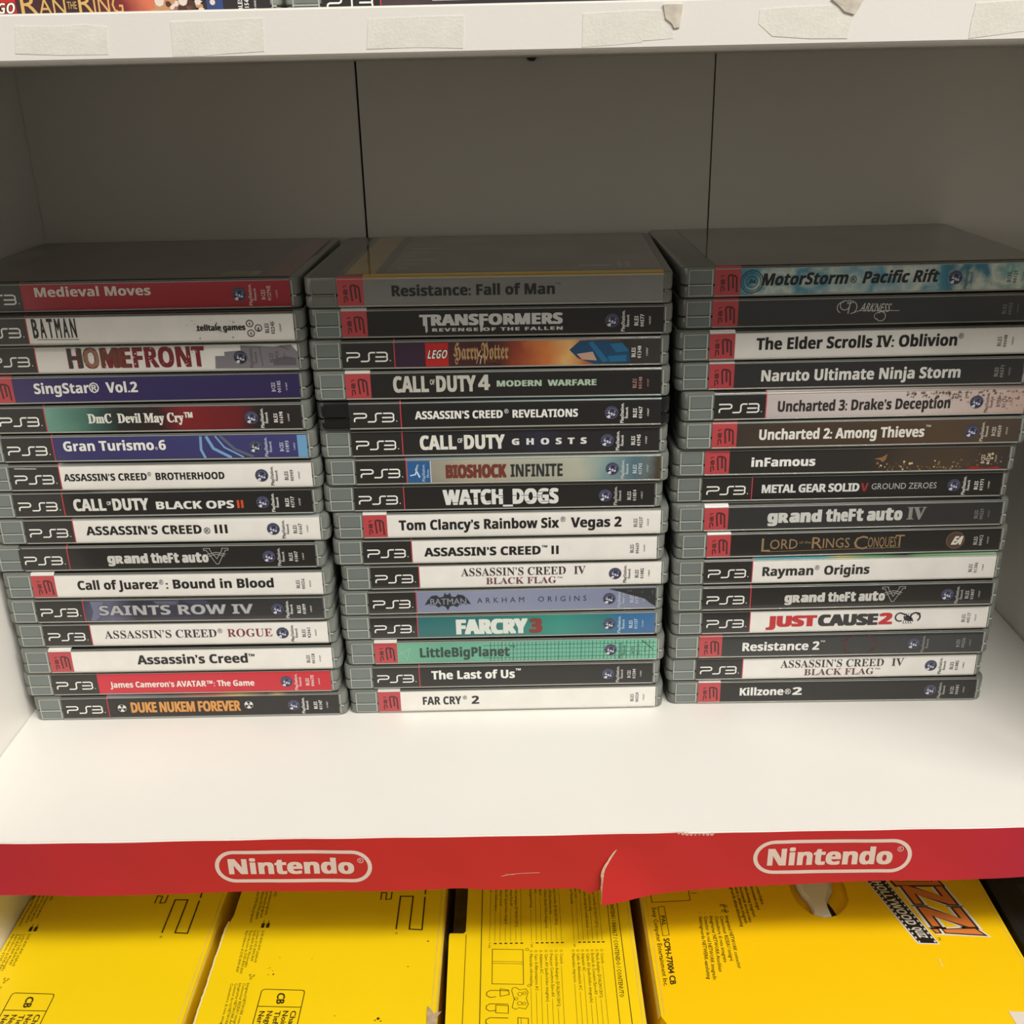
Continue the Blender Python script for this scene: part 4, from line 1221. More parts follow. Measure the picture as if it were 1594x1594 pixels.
BX0 = XL - 12
TOPL = [(-190, .2), (-144, .1), (-100, -.5), (-60, -.2), (0, .1), (60, -.2), (92, -.4), (130, -.1), (168, .4), (176, -.9), (190, -.2), (250, -.2), (326, .0), (420, -.1)]
BOTL = [(-190, -29.5), (-150, -29.7), (-90, -30.6), (-29, -29.9), (20, -30.2), (58.6, -30.0), (66, -29.6), (79.7, -31.0), (122, -31.3), (132.6, -36.1), (152.3, -34.2), (182.4, -31.8), (230, -30.4), (276, -29.0), (292, -29.6), (330, -27.8), (420, -27.6)]


def interp(L, x):
    for (a, b), (c, d) in zip(L, L[1:]):
        if a <= x <= c:
            return b + (d - b) * (x - a) / (c - a)
    return L[-1][1]


TEAR = [(139.8, -9.1), (136.9, -13.9), (134.0, -19.4), (133.1, -26.9), (132.6, -36.1)]


def tear_x(z):
    L = [(-z_, x_) for x_, z_ in TEAR]
    if -z < L[0][0]:
        return TEAR[0][0]
    return interp(L, -z)


def curl(x, z):
    """how far the paper stands off the shelf edge"""
    w = .55 + .35 * math.sin(x * .045) * (.3 + min(1, -z / 30)) + .2 * math.sin(x * .13 + z * .1)
    if z < -22:
        w += .25 * (-22 - z) * .12
    if x >= tear_x(z) - .01 and z < -9:
        d = x - tear_x(z)
        w += 5.5 * ((-9 - z) / 27) ** 1.2 * math.exp(-(d / 22) ** 2)
    return max(.4, w)


banner = thing('paper_banner', 'red printed paper strip with two white oval logos taped along the middle shelf edge', 'shelf banner', (120, FY, -15))
bl = (-120, -FY, 15)
g = Geo()
NZ = 12
for side in (0, 1):
    if side == 0:
        xs = [-184 + i * 6 for i in range(int((133 + 184) / 6) + 1)] + ['T']
    else:
        xs = ['T'] + [142 + i * 2 for i in range(16)] + [174 + i * 6 for i in range(41)]
    rows = []
    for xx in xs:
        col_ = []
        for k in range(NZ + 1):
            if xx == 'T':
                zt, zb = interp(TOPL, 137), -36.1 if side else -31.4
            else:
                zt, zb = interp(TOPL, xx), interp(BOTL, xx)
            z = zt + (zb - zt) * k / NZ
            x = tear_x(z) if xx == 'T' else (max(xx, tear_x(z) + .2) if side else min(xx, tear_x(z) - .2))
            c = curl(x + (.02 if side else -.3), z)
            col_.append((x, -c, z))
        rows.append(col_)
    n = len(rows)
    V = [p for r in rows for p in r]
    F = [(i * (NZ + 1) + k, i * (NZ + 1) + k + 1, (i + 1) * (NZ + 1) + k + 1, (i + 1) * (NZ + 1) + k) for i in range(n - 1) for k in range(NZ)]
    g.add([(v[0] + 184, v[1], v[2]) for v in V], F)
pm = g.mesh('paper_strip', red_paper(), True)
obj('paper_strip', pm, banner, (-184 - 120, 0, 15))
# white torn fibre edge
g = Geo()
pts = []
for k in range(15):
    z = -9 - 27 * k / 14
    pts.append((tear_x(z), z))
V, F = [], []
rr = random.Random(1)
for x, z in pts:
    c = curl(x + .02, z)
    w = 1.0 * math.sin(math.pi * min(1, (-9 - z) / 27 + .12)) + .25
    V += [(x + .05, -c - .04, z), (x - w * rr.uniform(.7, 1.2), -c * .75 - .2, z)]
for i in range(len(pts) - 1):
    F.append((2 * i, 2 * i + 1, 2 * i + 3, 2 * i + 2))
g.add(V, F)
o = obj('torn_edge', g.mesh('torn_edge', mat('torn_paper_fibre', (236, 196, 168), 0.7, noise=(700, .2))), banner, (-120, 0, 15))
o['label'] = 'pale torn paper edge'
g = Geo()
for a, b, z in ((88, 104, -22.4), (86, 92, -23.2)):
    g.stroke([(a, z), ((a + b) / 2, z + .7), (b, z + .9)], .3)
for i in range(9):
    g.disc(168 + i * 1.9, interp(TOPL, 168 + i * 1.9) - .3, .7 + .3 * math.sin(i), 6)
for v in range(len(g.v)):
    x, y, z = g.v[v]
    g.v[v] = (x, -curl(x, z) - .12, z)
obj('scuff_mark', g.mesh('scuff_mark', mat('scuffed_paper', (226, 176, 160), 0.7)), banner, (-120, 0, 15))

M_LOGO = mat('banner_white_print', (238, 214, 200), 0.5, 0.2)
for (cx, cz, w, h, tw, th_, tilt) in ((-10.4, -15.5, 73.3, 18.6, 59.6, 9.3, .010), (239.6, -14.7, 73.4, 19.4, 58.8, 10.2, .006)):
    g = Geo()
    r = h / 2 - 1
    hw = w / 2 - 1 - r
    pts = [(hw + r * math.cos(math.radians(a)), r * math.sin(math.radians(a))) for a in range(-90, 91, 12)] + [(-hw + r * math.cos(math.radians(a)), r * math.sin(math.radians(a))) for a in range(90, 271, 12)]
    g.stroke(pts, 1.9, 0, 0, True)
    ca, sa = math.cos(tilt), -math.sin(tilt)

    def bend(g, cx=cx, cz=cz, ca=ca, sa=sa):
        out = []
        for x, y, z in g.v:
            X, Z = cx + x * ca - z * sa, cz + x * sa + z * ca
            out.append((X, y - curl(X, Z) - .14, Z))
        g.v = out
        return g
    # subdivide long straight runs so the oval follows the paper
    gg = Geo()
    P = []
    for i in range(len(pts)):
        a, b = pts[i], pts[(i + 1) % len(pts)]
        m = max(1, int(math.hypot(b[0] - a[0], b[1] - a[1]) / 3))
        for k in range(m):
            P.append((a[0] + (b[0] - a[0]) * k / m, a[1] + (b[1] - a[1]) * k / m))
    gg.stroke(P, 1.9, 0, 0, True)
    obj('logo_oval', bend(gg).mesh('logo_oval', M_LOGO), banner, (-120, 0, 15))
    g = Geo()
    box_text(g, sb('Nintendo'), -tw / 2 - .6, tw / 2 - 1.6, -th_ / 2 + .3, th_ / 2 - .2, bold=.032, res=3)
    g.ring(tw / 2 + 1.6, th_ / 2 - 1.2, 1.3, .28, 16)
    box_text(g, 'R', tw / 2 + 1.1, tw / 2 + 2.1, th_ / 2 - 1.9, th_ / 2 - .5)
    obj('logo_lettering', bend(g).mesh('logo_lettering', M_LOGO), banner, (-120, 0, 15))

# ------------------------------------------------------------------ yellow cartons on the lower shelf
from mathutils.geometry import tessellate_polygon
ZT, ZB = -90.0, -211.9
M_YEL = mat('yellow_carton_print', (252, 216, 4), 0.5, 0.25, 0.3, noise=(7, .05))
M_YEL4 = mat('amber_carton_print', (254, 206, 2), 0.42, 0.4, 0.2, noise=(7, .04))
M_YELP = mat('worn_yellow_edge', (226, 198, 92), 0.6, noise=(120, .15))
M_CARD = mat('raw_cardboard', (142, 126, 98), 0.8, noise=(60, .3))
M_BLK = mat('carton_black_print', (46, 36, 14), 0.5)
M_BLKBOX = mat('black_carton', (30, 28, 26), 0.45, 0.2, noise=(14, .2))


def flat(g, z):
    """turn artwork drawn in (x, z) into artwork lying on the level z, facing up"""
    g.v = [(x, zz, z - y) for x, y, zz in g.v]
    g.f = [tuple(reversed(f)) for f in g.f]
    return g


def carton(name, label, outer, mtop, mside, holes=(), zt=ZT, y1=100, cat='carton', group=None):
    xs = [p[0] for p in outer]
    ys = [p[1] for p in outer]
    cx = (min(xs) + max(xs)) / 2
    t = thing(name, label, cat, (cx, 0, ZB), 0, group)
    off = (-cx, 0, -ZB)
    polys = [[Vector((p[0], p[1], 0)) for p in outer]] + [[Vector((p[0], p[1], 0)) for p in h] for h in holes]
    tris = tessellate_polygon(polys)
    flatp = [p for q in polys for p in q]
    n = len(flatp)
    g = Geo()
    V = [(p.x, p.y, zt) for p in flatp] + [(p.x, p.y, zt - 1.4) for p in flatp]
    F = []
    for a, b, c in tris:
        nz = (flatp[b] - flatp[a]).cross(flatp[c] - flatp[a]).z
        F.append((a, b, c) if nz > 0 else (a, c, b))
        F.append((a + n, c + n, b + n) if nz > 0 else (a + n, b + n, c + n))
    k = 0
    for q in polys:
        m = len(q)
        for i in range(m):
            j = (i + 1) % m
            F.append((k + i, k + j, k + j + n, k + i + n))
        k += m
    g.add(V, F)
    obj('top_panel', g.mesh('top_panel', mtop), t, off)
    # walls follow the outline, 1.5 mm thick
    g = Geo()
    m = len(outer)
    area2 = sum(outer[i][0] * outer[(i + 1) % m][1] - outer[(i + 1) % m][0] * outer[i][1] for i in range(m))
    sgn = 1 if area2 > 0 else -1
    ins = []
    for i in range(m):
        a, b, c = Vector(outer[i - 1]), Vector(outer[i]), Vector(outer[(i + 1) % m])
        d1, d2 = (b - a).normalized(), (c - b).normalized()
        nn = (Vector((-d1.y, d1.x)) + Vector((-d2.y, d2.x))) * sgn
        nn = nn.normalized() if nn.length > 1e-6 else Vector((-d1.y, d1.x)) * sgn
        ins.append(b + nn * 1.6)
    V = [(p[0], p[1], zt - 1.4) for p in outer] + [(p[0], p[1], ZB + .1) for p in outer] + [(p.x, p.y, zt - 1.4) for p in ins] + [(p.x, p.y, ZB + .1) for p in ins]
    F, I = [], []
    for i in range(m):
        j = (i + 1) % m
        F += [(i, i + m, j + m, j), (2 * m + i, 2 * m + j, 3 * m + j, 3 * m + i), (i, j, 2 * m + j, 2 * m + i), (i + m, i + 3 * m, j + 3 * m, j + m)]
        I += [0, 1, 1, 1]
    me = mesh('carton_walls', V, F, [mside, M_CARD], idx=I)
    obj('carton_walls', me, t, off)
    g = Geo()
    g.add([(p[0], p[1], ZB + .3) for p in outer], [tuple(range(m))])
    obj('carton_floor', g.mesh('carton_floor', M_CARD), t, off)
    return t, off


def mark(t, off, name, g, m=None, dz=.12, label=None):
    o = obj(name, flat(g, ZT + dz).mesh(name, m or M_BLK), t, off)
    if label:
        o['label'] = label
    return o


def jag(x0, y0, x1, y1, n, amp, seed):
    rr = random.Random(seed)
    return [(x0 + (x1 - x0) * i / n + rr.uniform(-amp, amp), y0 + (y1 - y0) * i / n) for i in range(n + 1)]


def side_roll(t, off, x, w, y0, y1, m, label=None):
    """rounded worn fold running along one side of the top"""
    g = Geo()
    n = 8
    V, F = [], []
    for yy in (y0, (y0 + y1) / 2, y1):
        for i in range(n + 1):
            a = math.pi / 2 * i / n
            V.append((x + w * math.sin(a), yy, ZT + .05 - abs(w) * .9 * (1 - math.cos(a))))
    for c in range(2):
        for i in range(n):
            F.append((c * (n + 1) + i, (c + 1) * (n + 1) + i, (c + 1) * (n + 1) + i + 1, c * (n + 1) + i + 1))
    g.add(V, F)
    o = obj('worn_fold', g.mesh('worn_fold', m, True), t, off)
    if label:
        o['label'] = label


def console_print(t, off, dx):
    """print shared by the two left cartons, text running towards the front"""
    def ln(g, s, x, y, h, l, **k):
        put_text(g, s, (x + dx, y), (x + dx + .04 * l, y - l), (x + dx + h, y), res=1, **k)
    g = Geo()
    for s, x, y, l in (('Lecture DVD-Video progressive', -50.4, -35, 24.6), ('Progressive DVD-Video playback', -47.7, -35, 22.3), ('Reproducción progresiva', -45.4, -35, 21.2), ('Riproduzione progressiva', -43.2, -35, 18.9), ('DVD', -40.9, -35, 5.6)):
        ln(g, s, x, y, 1.5, l)
    for s, x, l in (('Riproduzione di DVD-RW/-RW', -49.9, 28), ('Reproducción de DVD-RW/-RW', -47.8, 29), ('DVD-RW/-RW Wiedergabe', -45.9, 25), ('Lecture DVD-RW/-RW', -43.8, 21), ('DVD-RW/-RW playback', -41.6, 22)):
        ln(g, s, x, -65.5, 1.4, l)
    for s, x in (('Connettore di rete integrato', -49.4), ('Conector de red NETWORK integrado', -47.3), ('Integrierter NETWORK-Anschluss', -45.3), ('Connecteur RESEAU intégré', -43.3), ('Integrated NETWORK connector', -41.3)):
        ln(g, s, x, -100.6, 1.4, 1.03 * len(s))
    for x in (-42.6, -40.0):
        g.poly([(x + dx, -60.2), (x + dx + 1.7, -60.2), (x + dx + 1.7, -63.4), (x + dx, -63.4)])
        g.stroke([(x + dx + .8, -58.2), (x + dx + .8, -60.2)], .35)
    for x, y in ((-41.0, -95.4), (-39.0, -95.8), (-40.2, -97.8)):
        g.ring(x + dx, y, .45, .22, 8)
    g.stroke([(-41 + dx, -96.4), (-38.8 + dx, -96.9)], .25)
    mark(t, off, 'fine_print', g)
    g = Geo()
    X0, X1 = -33.0 + dx, -11.7 + dx
    y0, y1, r = -104.6, -140, 1.4
    g.stroke([(X0, y1), (X0, y0 - r), (X0 + .4, y0 - .4), (X0 + r, y0), (X1 - r, y0 - 1), (X1 - .4, y0 - 1.4), (X1, y0 - 1 - r), (X1, y1)], .42)
    g.stroke([(X0, -115.0), (X1, -116.0)], .4)
    mark(t, off, 'label_frame', g)
    g = Geo()
    put_text(g, 'CB', (-24.9 + dx, -107.0), (-24.3 + dx, -113.8), (-21.0 + dx, -107.2), bold=.035)
    for s, x in (('Charcoal Black', -16.2), ('Noir charbon', -20.0), ('Tiefschwarz', -23.8), ('Negro', -27.6), ('Nero carbone', -31.4)):
        put_text(g, s, (x + dx, -118.0), (x + dx + .02 * len(s), -118 - 2.15 * len(s)), (x + 2.7 + dx, -118.0), bold=.02)
    mark(t, off, 'colour_lettering', g)
    g = Geo()
    g.stroke([(29.0 + dx, -66.0), (29.0 + dx, -41.6), (35.9 + dx, -41.8), (35.9 + dx, -66.0), (42.6 + dx, -66.6), (42.4 + dx, -42.4)], .75)
    g.stroke([(42.3 + dx, -40.4), (42.3 + dx, -30)], .75)
    g.ring(29.4 + dx, -68.8, .55, .22, 10)
    g.stroke([(24.0 + dx, -38), (24.0 + dx, -43.6), (21.2 + dx, -44.0), (21.2 + dx, -38.8), (18.4 + dx, -38.4), (18.4 + dx, -44.2)], .6)
    mark(t, off, 'outline_logo', g)


G_CART = 'yellow console cartons on the lower shelf'
rr = random.Random(17)
# first carton from the left
left_e = [(-172.2, 100), (-172.6, -38)] + [(-174.0, -40.5), (-174.3, -137)]
o1 = left_e + jag(-67.2, -137, -66.6, 100, 24, .25, 1)
t1, f1 = carton('console_carton', 'yellow carton touching the left side panel of the bookcase', o1, M_YEL, M_YEL, group=G_CART)
console_print(t1, f1, -123.0)
side_roll(t1, f1, -69.2, 2.6, -137, 60, M_YELP)
# second
o2 = [(-59.2, 100), (-59.0, -54)] + [(-60.0, -59.5)] + jag(-61.6, -63, -61.4, -137, 30, .22, 2) + [(53.2, -137), (53.4, 100)]
t2, f2 = carton('console_carton', 'yellow carton with ragged left edge, second from the left', o2, M_YEL, M_YEL, group=G_CART)
console_print(t2, f2, 0)
side_roll(t2, f2, 51.0, 3.2, -137, 60, M_YELP)
g = Geo()
for (x, y, r) in ((-31.9, -91.0, .3), (-29.4, -95.2, .5), (-31.9, -95.4, .3), (-30.2, -93, .25), (-28.4, -84.1, .25), (-33, -91.5, .2), (-11.7, -85.8, .2), (46.4, -74.7, .5), (37.5, -91.5, .35), (26.2, -123.4, .8), (24.8, -124.4, .4), (27.6, -124.9, .4), (5.2, -121.4, .3)):
    g.disc(x, y, r, 7)
mark(t2, f2, 'dirt_speck', g, mat('dirt_brown', (70, 52, 16), .8))
g = Geo()
g.poly([(49.2, -116.5), (52.6, -121.2), (56.2, -120.0), (53.6, -124.6), (55.0, -130), (50, -131), (49.4, -124)])
mark(t2, f2, 'torn_flap', g, mat('torn_card_grey', (186, 164, 138), .8, noise=(300, .3)), dz=.5, label='frayed grey cardboard tear')
# thin white worn line along the ragged edge
g = Geo()
g.stroke([(-60.4, -58.5), (-61.2, -63.5)] + [(-61.2 + rr.uniform(-.2, .2), -63.5 - i * 2.4) for i in range(1, 31)], .8)
mark(t2, f2, 'worn_edge', g, mat('worn_edge_white', (236, 226, 176), .7), dz=.08)

# third: the contents list
o3 = [(66.0, 100), (65.6, -68.2)] + jag(64.4, -69.6, 57.4, -69.4, 6, .1, 3) + [(57.0, -71), (58.4, -137), (152.6, -137), (152.6, 100)]
t3, f3 = carton('console_carton', 'yellow carton covered in a contents list, torn open at its back left', o3, M_YEL, M_YEL, group=G_CART)
g = Geo()
g.box(57.6, 64.6, -69, 96, ZB + 2, ZT - 14)
obj('inner_packing', g.mesh('inner_packing', mat('inner_packing_card', (96, 84, 60), .8, noise=(90, .5))), t3, f3)
g = Geo()
g.stroke([(65.9, -70.5), (66.4, -137)], .3)
g.stroke([(73.4, -30), (74.6, -137)], .4)
g.stroke([(146.0, -30), (146.2, -137)], .35)
g.stroke([(140.9, -30), (140.4, -137)], .3)
mark(t3, f3, 'list_frame', g)
g = Geo()
put_text(g, 'CONTENTS / CONTENU / INHALT / CONTENIDO / CONTENUTO', (142.2, -30), (141.8, -112.9), (144.3, -30), res=1, bold=.01)
LI = [('Consola', 'Console'), ('Mando Analógico (DUALSHOCK®2)', 'Controller Analogico (DUALSHOCK®2)'), ('Enchufe de Conexión Euro-AV', 'Presa per Connettore Euro-AV'), ('Cable AV (audio/vídeo integrado)', 'Cavo AV (audio/video integrato)'),
      ('Adaptador AC', 'Adattatore AC'), ('Cable de Alimentación AC', 'Cavo di Alimentazione AC'), ('Materiales impresos', 'Materiale informativo')]
UP = [('Console', 'Konsole', 'Console'), ('Analogue Controller (DUALSHOCK®2)', 'Analog Controller (DUALSHOCK®2)', 'Manette analogique (DUALSHOCK®2)'), ('Euro-AV connector plug', 'Euro-AV-Anschlussstecker', 'Connecteur Euro-AV'),
      ('AV Cable (integrated audio/video)', 'AV-Kabel (Audio/Video integriert)', 'Câble AV (audio/vidéo intégré)'), ('AC Adaptor', 'Netzadapter', 'Adaptateur secteur'), ('AC Power Cord', 'Netzkabel', 'Cordon d’alimentation'), ('Printed Materials', 'Bedienungsanleitung', 'Imprimés')]
for r in range(7):
    for c, (xr, step) in enumerate(((136.2, 2.42), (115.6, 2.56))):
        x = xr - r * step - 1.6
        s = LI[r][c]
        L = .98 * len(s)
        put_text(g, s, (x, -84.5), (x, -84.5 - L), (x + 1.55, -84.5), res=1)
        g.stroke([(x + .4, -85.5 - L), (x + .4, -134)], .13)
        g.ring(x + .7, -82.6, .62, .16, 8)
    for c, (xr, step) in enumerate(((137.0, 2.42), (116.0, 2.58), (95.2, 2.72))):
        x = xr - r * step - 1.2
        s = UP[r][c]
        L = .95 * len(s)
        y0 = -74.5 + (0 if L > 12 else 0)
        ys = -44 + (34 - L) * .15
        put_text(g, s, (x, ys + 8), (x, ys + 8 - L), (x + 1.5, ys + 8), res=1)
        g.stroke([(x + .4, ys + 7 - L), (x + .4, -75.5)], .13)
        put_text(g, '1' if r < 6 else '1 set', (x, -76.6), (x, -77.4 - (2.6 if r == 6 else 0)), (x + 1.4, -76.6), res=1)
mark(t3, f3, 'contents_list', g)
g = Geo()
g.stroke([(79.7, -80.8), (95.3, -81.4), (95.4, -104.0), (79.9, -103.4)], .3, closed=True)
g.stroke([(79.8, -88.9), (95.2, -89.6)], .2)
g.stroke([(79.8, -90.2), (95.2, -90.9)], .2)
g.ring(97.4, -81.4, .8, .2, 10)
g.ring(98.2, -104.8, .8, .2, 10)
for y in (-107.4, -115.6, -123.8):
    g.stroke([(88, y - .4), (79.2, y), (77.4, y - 1.2), (77.4, y - 3.2), (79.2, y - 4.4), (82, y - 4.0)], .35)
g.stroke([(82, -116.4), (88, -116.9), (88, -121.4), (82, -121.0)], .3, closed=True)
g.stroke([(84, -106.6), (88, -107.4), (88.4, -110.2), (84, -111.2)], .3, closed=True)
g.stroke([(89.9, -106.2), (91.6, -105.8), (93.4, -107.4), (96.4, -106.8), (97.6, -109), (96.6, -112.6), (97.6, -116.4), (96.2, -119), (93.0, -118.2), (91.4, -119.2), (89.8, -118), (90.8, -113), (89.6, -108)], .26, closed=True)
for x, y, r in ((93.6, -110, 1.1), (93.4, -115.6, 1.1), (95.8, -109.4, .8), (95.6, -115.8, .8), (91.8, -112.8, .8)):
    g.ring(x, y, r, .22, 12)
g.stroke([(92.5, -124), (97.5, -124.6), (97.2, -134), (92.6, -134)], .3, closed=True)
g.stroke([(94, -124.4), (94.2, -134)], .2)
mark(t3, f3, 'line_drawings', g)
side_roll(t3, f3, 151.0, 2.2, -137, 60, M_YELP)

# fourth: amber quiz carton with carrying hole
hole = [(241.2, 12), (240.9, -42), (241.6, -49), (244.0, -55.4), (248.4, -60.2), (254.4, -62.6), (261.4, -60.6), (267.2, -55.2), (270.2, -49.2), (271.4, -40), (271.4, 12), (266, 19), (256, 21), (246, 19)]
o4 = [(159.4, 100), (160.2, -124.5), (163, -130), (166, -137), (345.2, -137), (345.0, 100)]
t4, f4 = carton('quiz_console_carton', 'amber yellow carton with a white carrying handle and an orange quiz logo', o4, M_YEL4, M_YEL, [hole], group=None)
side_roll(t4, f4, 162.2, -3.4, -124, 60, M_YELP)
side_roll(t4, f4, 343.4, 2.4, -137, 60, M_YELP)
g = Geo()
g.box(232, 281, -72, 26, ZT - 6, ZT - 4.2)
obj('inner_flap', g.mesh('inner_flap', M_YEL4), t4, f4)
g = Geo()
prof = [(245.2, 12), (245.4, -38), (246.6, -43.4), (248.4, -47.4), (249.2, -52), (248.8, -59), (253.2, -61.4), (258.6, -60.6), (258.0, -54), (258.6, -49.6), (261.0, -45), (263.6, -41), (264.8, -36), (264.8, 12)]
n = len(prof)
cx0, cy0 = 255, -20
V = [(p[0], p[1], ZT - 2.0) for p in prof] + [(cx0 + (p[0] - cx0) * .8, p[1] + (1.2 if p[1] < -30 else 0), ZT - .4) for p in prof] + [(p[0], p[1], ZT - 4.1) for p in prof]
F = []
for i in range(n):
    j = (i + 1) % n
    F += [(i, j, n + j, n + i), (2 * n + i, 2 * n + j, j, i)]
tri = tessellate_polygon([[Vector((V[n + i][0], V[n + i][1], 0)) for i in range(n)]])
F += [(n + a, n + b, n + c) for a, b, c in tri]
g.add(V, F)
hm = g.mesh('carrying_handle', mat('white_handle_plastic', (232, 228, 222), .35, .3), False)
bm = bmesh.new()
bm.from_mesh(hm)
bmesh.ops.recalc_face_normals(bm, faces=bm.faces)
bm.to_mesh(hm)
bm.free()
o = obj('carrying_handle', hm, t4, f4)
o['label'] = 'white plastic carrying handle in the oval hole'
g = Geo()
g.poly([(259.4, -46), (261.4, -52), (262.4, -59.6), (259.2, -60.6), (258.9, -52)])
obj('handle_gap', flat(g, ZT - 4.0).mesh('handle_gap', M_DARK), t4, f4)

g = Geo()
g.stroke([(164.8, -30), (164.8, -49.2), (185.5, -48.2), (185.9, -30)], .35)
g.stroke([(167.6, -52.8), (171.0, -52.4), (170.9, -73.0), (167.6, -73.4)], .3, closed=True)
put_text(g, 'PAL', (168.2, -59.2), (168.2, -66.6), (170.3, -59.1), bold=.02)
put_text(g, 'Sony Computer Entertainment Inc.', (164.2, -53.1), (163.9, -106.5), (166.5, -53.1), res=1, bold=.012)
put_text(g, 'SCPH-77004 CB', (167.6, -75.3), (167.1, -105.6), (170.6, -75.1), bold=.035)
mark(t4, f4, 'model_lettering', g)
g = Geo()
for s, x, dxx, l in (('Integrated NETWORK connector', 202.0, 0, 36), ('Connecteur RESEAU intégré', 199.2, -.2, 31), ('Connettore di rete integrato', 196.5, -.8, 32), ('Integrierter NETWORK-Anschluss', 193.8, -1.6, 38), ('Conector de red NETWORK integrado', 190.9, -2.4, 43), ('Geïntegreerde NETWERK-aansluiting', 188.2, -2.6, 42.5)):
    put_text(g, s, (x, -60), (x + dxx, -60 - l), (x + 1.9, -60), res=1, bold=.012)
    g.disc(x + .8, -57.6, .25, 6)
for s, x, l in (('geïntegreerde afstandsbediening', 208.4, 36), ('para mando a distancia integrado', 211.0, 34), ('per telecomando incorporato', 213.4, 33), ('für Fernbedienung integriert', 216.2, 29), ('pour télécommande intégré', 219.4, 24), ('remote control built-in', 222.4, 20)):
    put_text(g, s, (x, -32), (x + .4, -32 - l), (x + 1.9, -32), res=1, bold=.012)
for x, y in ((201.6, -52.2), (203.6, -52.8), (201.6, -56.4), (203.6, -56.8)):
    g.ring(x, y, .75, .3, 10)
g.stroke([(202.8, -51.6), (202.8, -57.4)], .35)
g.stroke([(186.5, -42.6), (190, -42.8)], .3)
mark(t4, f4, 'fine_print', g)


# film strip and quiz logo
g = Geo()
Lx = lambda y: 296.6 + (y + 81) * -.272     # left edge of the strip
Rx = lambda y: 306.2 + (y + 81) * -.262
g.poly([(Lx(-32) - .8, -32), (Rx(-32) + .8, -32), (307.0, -82.2), (295.8, -81.7)], 0, 0)
g.poly([(Lx(-32), -32), (Rx(-32), -32), (306.2, -81.5), (296.6, -81.0)], -.04, 1)
for i in range(17):
    y = -34 - i * 2.85
    for x in (Lx(y) + .45, Rx(y) - 1.25):
        g.poly([(x, y), (x + .85, y), (x + .95, y - 1.3), (x + .1, y - 1.3)], -.08, 0)
put_text(g, sb('HOLLYWOOD'), (286.3, -36), (295.4, -68.5), (291.3, -36), y=-.08, bold=.01, slant=.0)
put_text(g, sb('QUIZ'), (296.6, -70.2), (298.3, -77.6), (301.0, -70.4), y=-.08, bold=.01)
o = obj('film_strip_logo', flat(g, ZT + .12).mesh('film_strip_logo', [mat('logo_white', (230, 226, 218), .5), mat('logo_black', (34, 30, 28), .4)]), t4, f4)
g = Geo()


def zed(g, P, ux, uy, w, dz, mi, grow=0.0):
    """a slanted block Z lying on its side: P origin, ux across the letter's height, uy along the line of text"""
    P, ux, uy = Vector(P), Vector(ux), Vector(uy)
    q = lambda a, b: tuple(P + ux * a + uy * b)
    k = grow
    pts = [(-k, -k), (-k, 1 + k), (w + k, 1 + k), (w + k, .45 + k), (1 - w - k, 1 + k), (1 + k, 1 + k), (1 + k, -k), (1 - w - k, -k), (1 - w - k, .55 - k), (w + k, -k)]
    pp = [Vector((*q(a, b), 0)) for a, b in pts]
    tr = tessellate_polygon([pp])
    g.add([(p.x, dz, p.y) for p in pp], [t for t in tr], mi)


ux = (22.6, -1.0)
for i, P in enumerate(((300.9, -39.5), (304.4, -55.8))):
    uy = (2.9, -14.2)
    zed(g, P, ux, uy, .20, 0.0, 0, .10)
for i, P in enumerate(((300.9, -39.5), (304.4, -55.8))):
    zed(g, P, ux, (2.9, -14.2), .20, -.05, 1, .035)
    zed(g, P, ux, (2.9, -14.2), .20, -.10, 2, -.02)
# the letter before, mostly under the shelf edge
g.stroke([(297, -30), (299.4, -38.2), (322, -38.6), (319, -30)], 4.4, -.03, 1)
g.stroke([(297.2, -30), (299.9, -37.9), (321.6, -38.3), (318.8, -30)], 2.8, -.07, 2)
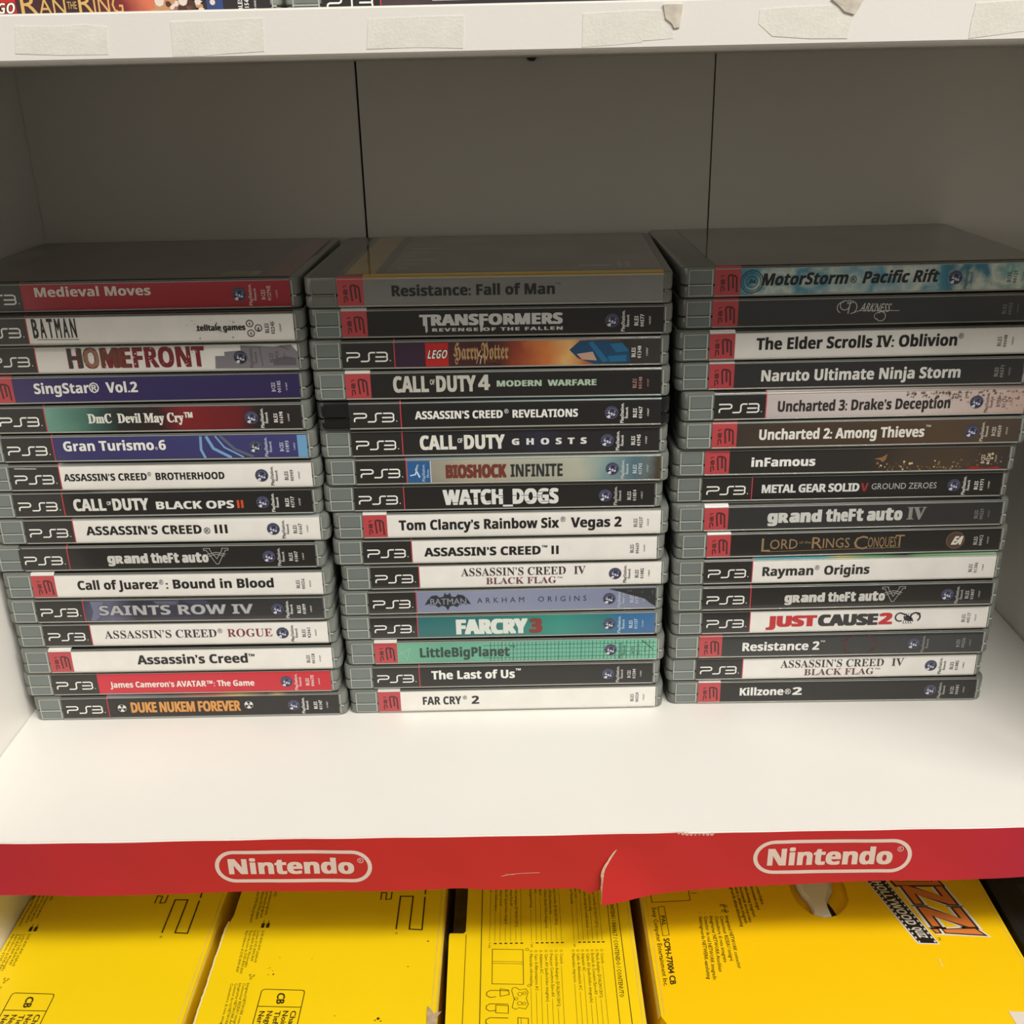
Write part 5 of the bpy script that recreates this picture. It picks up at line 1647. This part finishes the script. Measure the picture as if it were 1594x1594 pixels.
# exclamation bar and its dot
g.poly([(305.2, -70.6), (329.6, -70.2), (335.0, -77.9), (307.6, -75.6)], 0, 0)
g.poly([(311.4, -71.6), (329.2, -71.2), (333.4, -77.2), (312.2, -75.0)], -.05, 1)
g.poly([(312.2, -72.2), (328.6, -72.0), (331.6, -76.2), (312.8, -74.4)], -.10, 2)
g.poly([(305.8, -71.2), (310.2, -71.4), (310.8, -74.9), (307.4, -74.9)], -.05, 1)
g.poly([(306.8, -71.9), (309.4, -72.0), (309.8, -74.3), (308.0, -74.3)], -.10, 2)
put_text(g, 'TM', (307.2, -77.4), (307.3, -79.4), (308.6, -77.4), y=-.02, mi=1)
obj('quiz_logo', flat(g, ZT + .12).mesh('quiz_logo', [mat('logo_white', (230, 226, 218)), mat('logo_dark_outline', (62, 40, 24), .4), mat('logo_orange', (222, 128, 62), .45, .3)]), t4, f4)
g = Geo()
g.poly([(323.6, -124.5), (330.7, -125.1), (344, -125.6), (344, -136.5), (324.6, -136.5)])
o = mark(t4, f4, 'price_sticker', g, mat('white_sticker', (226, 218, 208), .5), dz=.15)
o['label'] = 'white sticker at the front corner'
g = Geo()
g.poly([(302.3, -91.6), (303.5, -91.8), (303.2, -94.4), (303.4, -97.0), (302.2, -96.6), (302.6, -94)])
for x, y in ((225.8, -50.4), (214.0, -78.2), (303.2, -108.6)):
    g.disc(x, y, .25, 6)
mark(t4, f4, 'scuff_mark', g, mat('scuff_pale', (240, 214, 120), .6))

# black carton at the right
o5 = [(348.6, 100), (348.6, -132), (396.0, -132), (396.0, 100)]
t5, f5 = carton('black_carton', 'matt black carton between the amber carton and the right side panel', o5, M_BLKBOX, M_BLKBOX)
g = Geo()
g.stroke([(359, -20), (361, -130)], .3)
g.stroke([(352, -20), (352.5, -130)], .2)
for y in (-40, -58, -78):
    g.poly([(364, y), (384, y), (384, y - 9), (364, y - 9)], 0, 1 if y == -58 else 0)
o = obj('faint_print', flat(g, ZT + .1).mesh('faint_print', [mat('faint_grey_print', (58, 54, 50), .5), mat('fainter_grey_print', (44, 40, 38), .5)]), t5, f5)
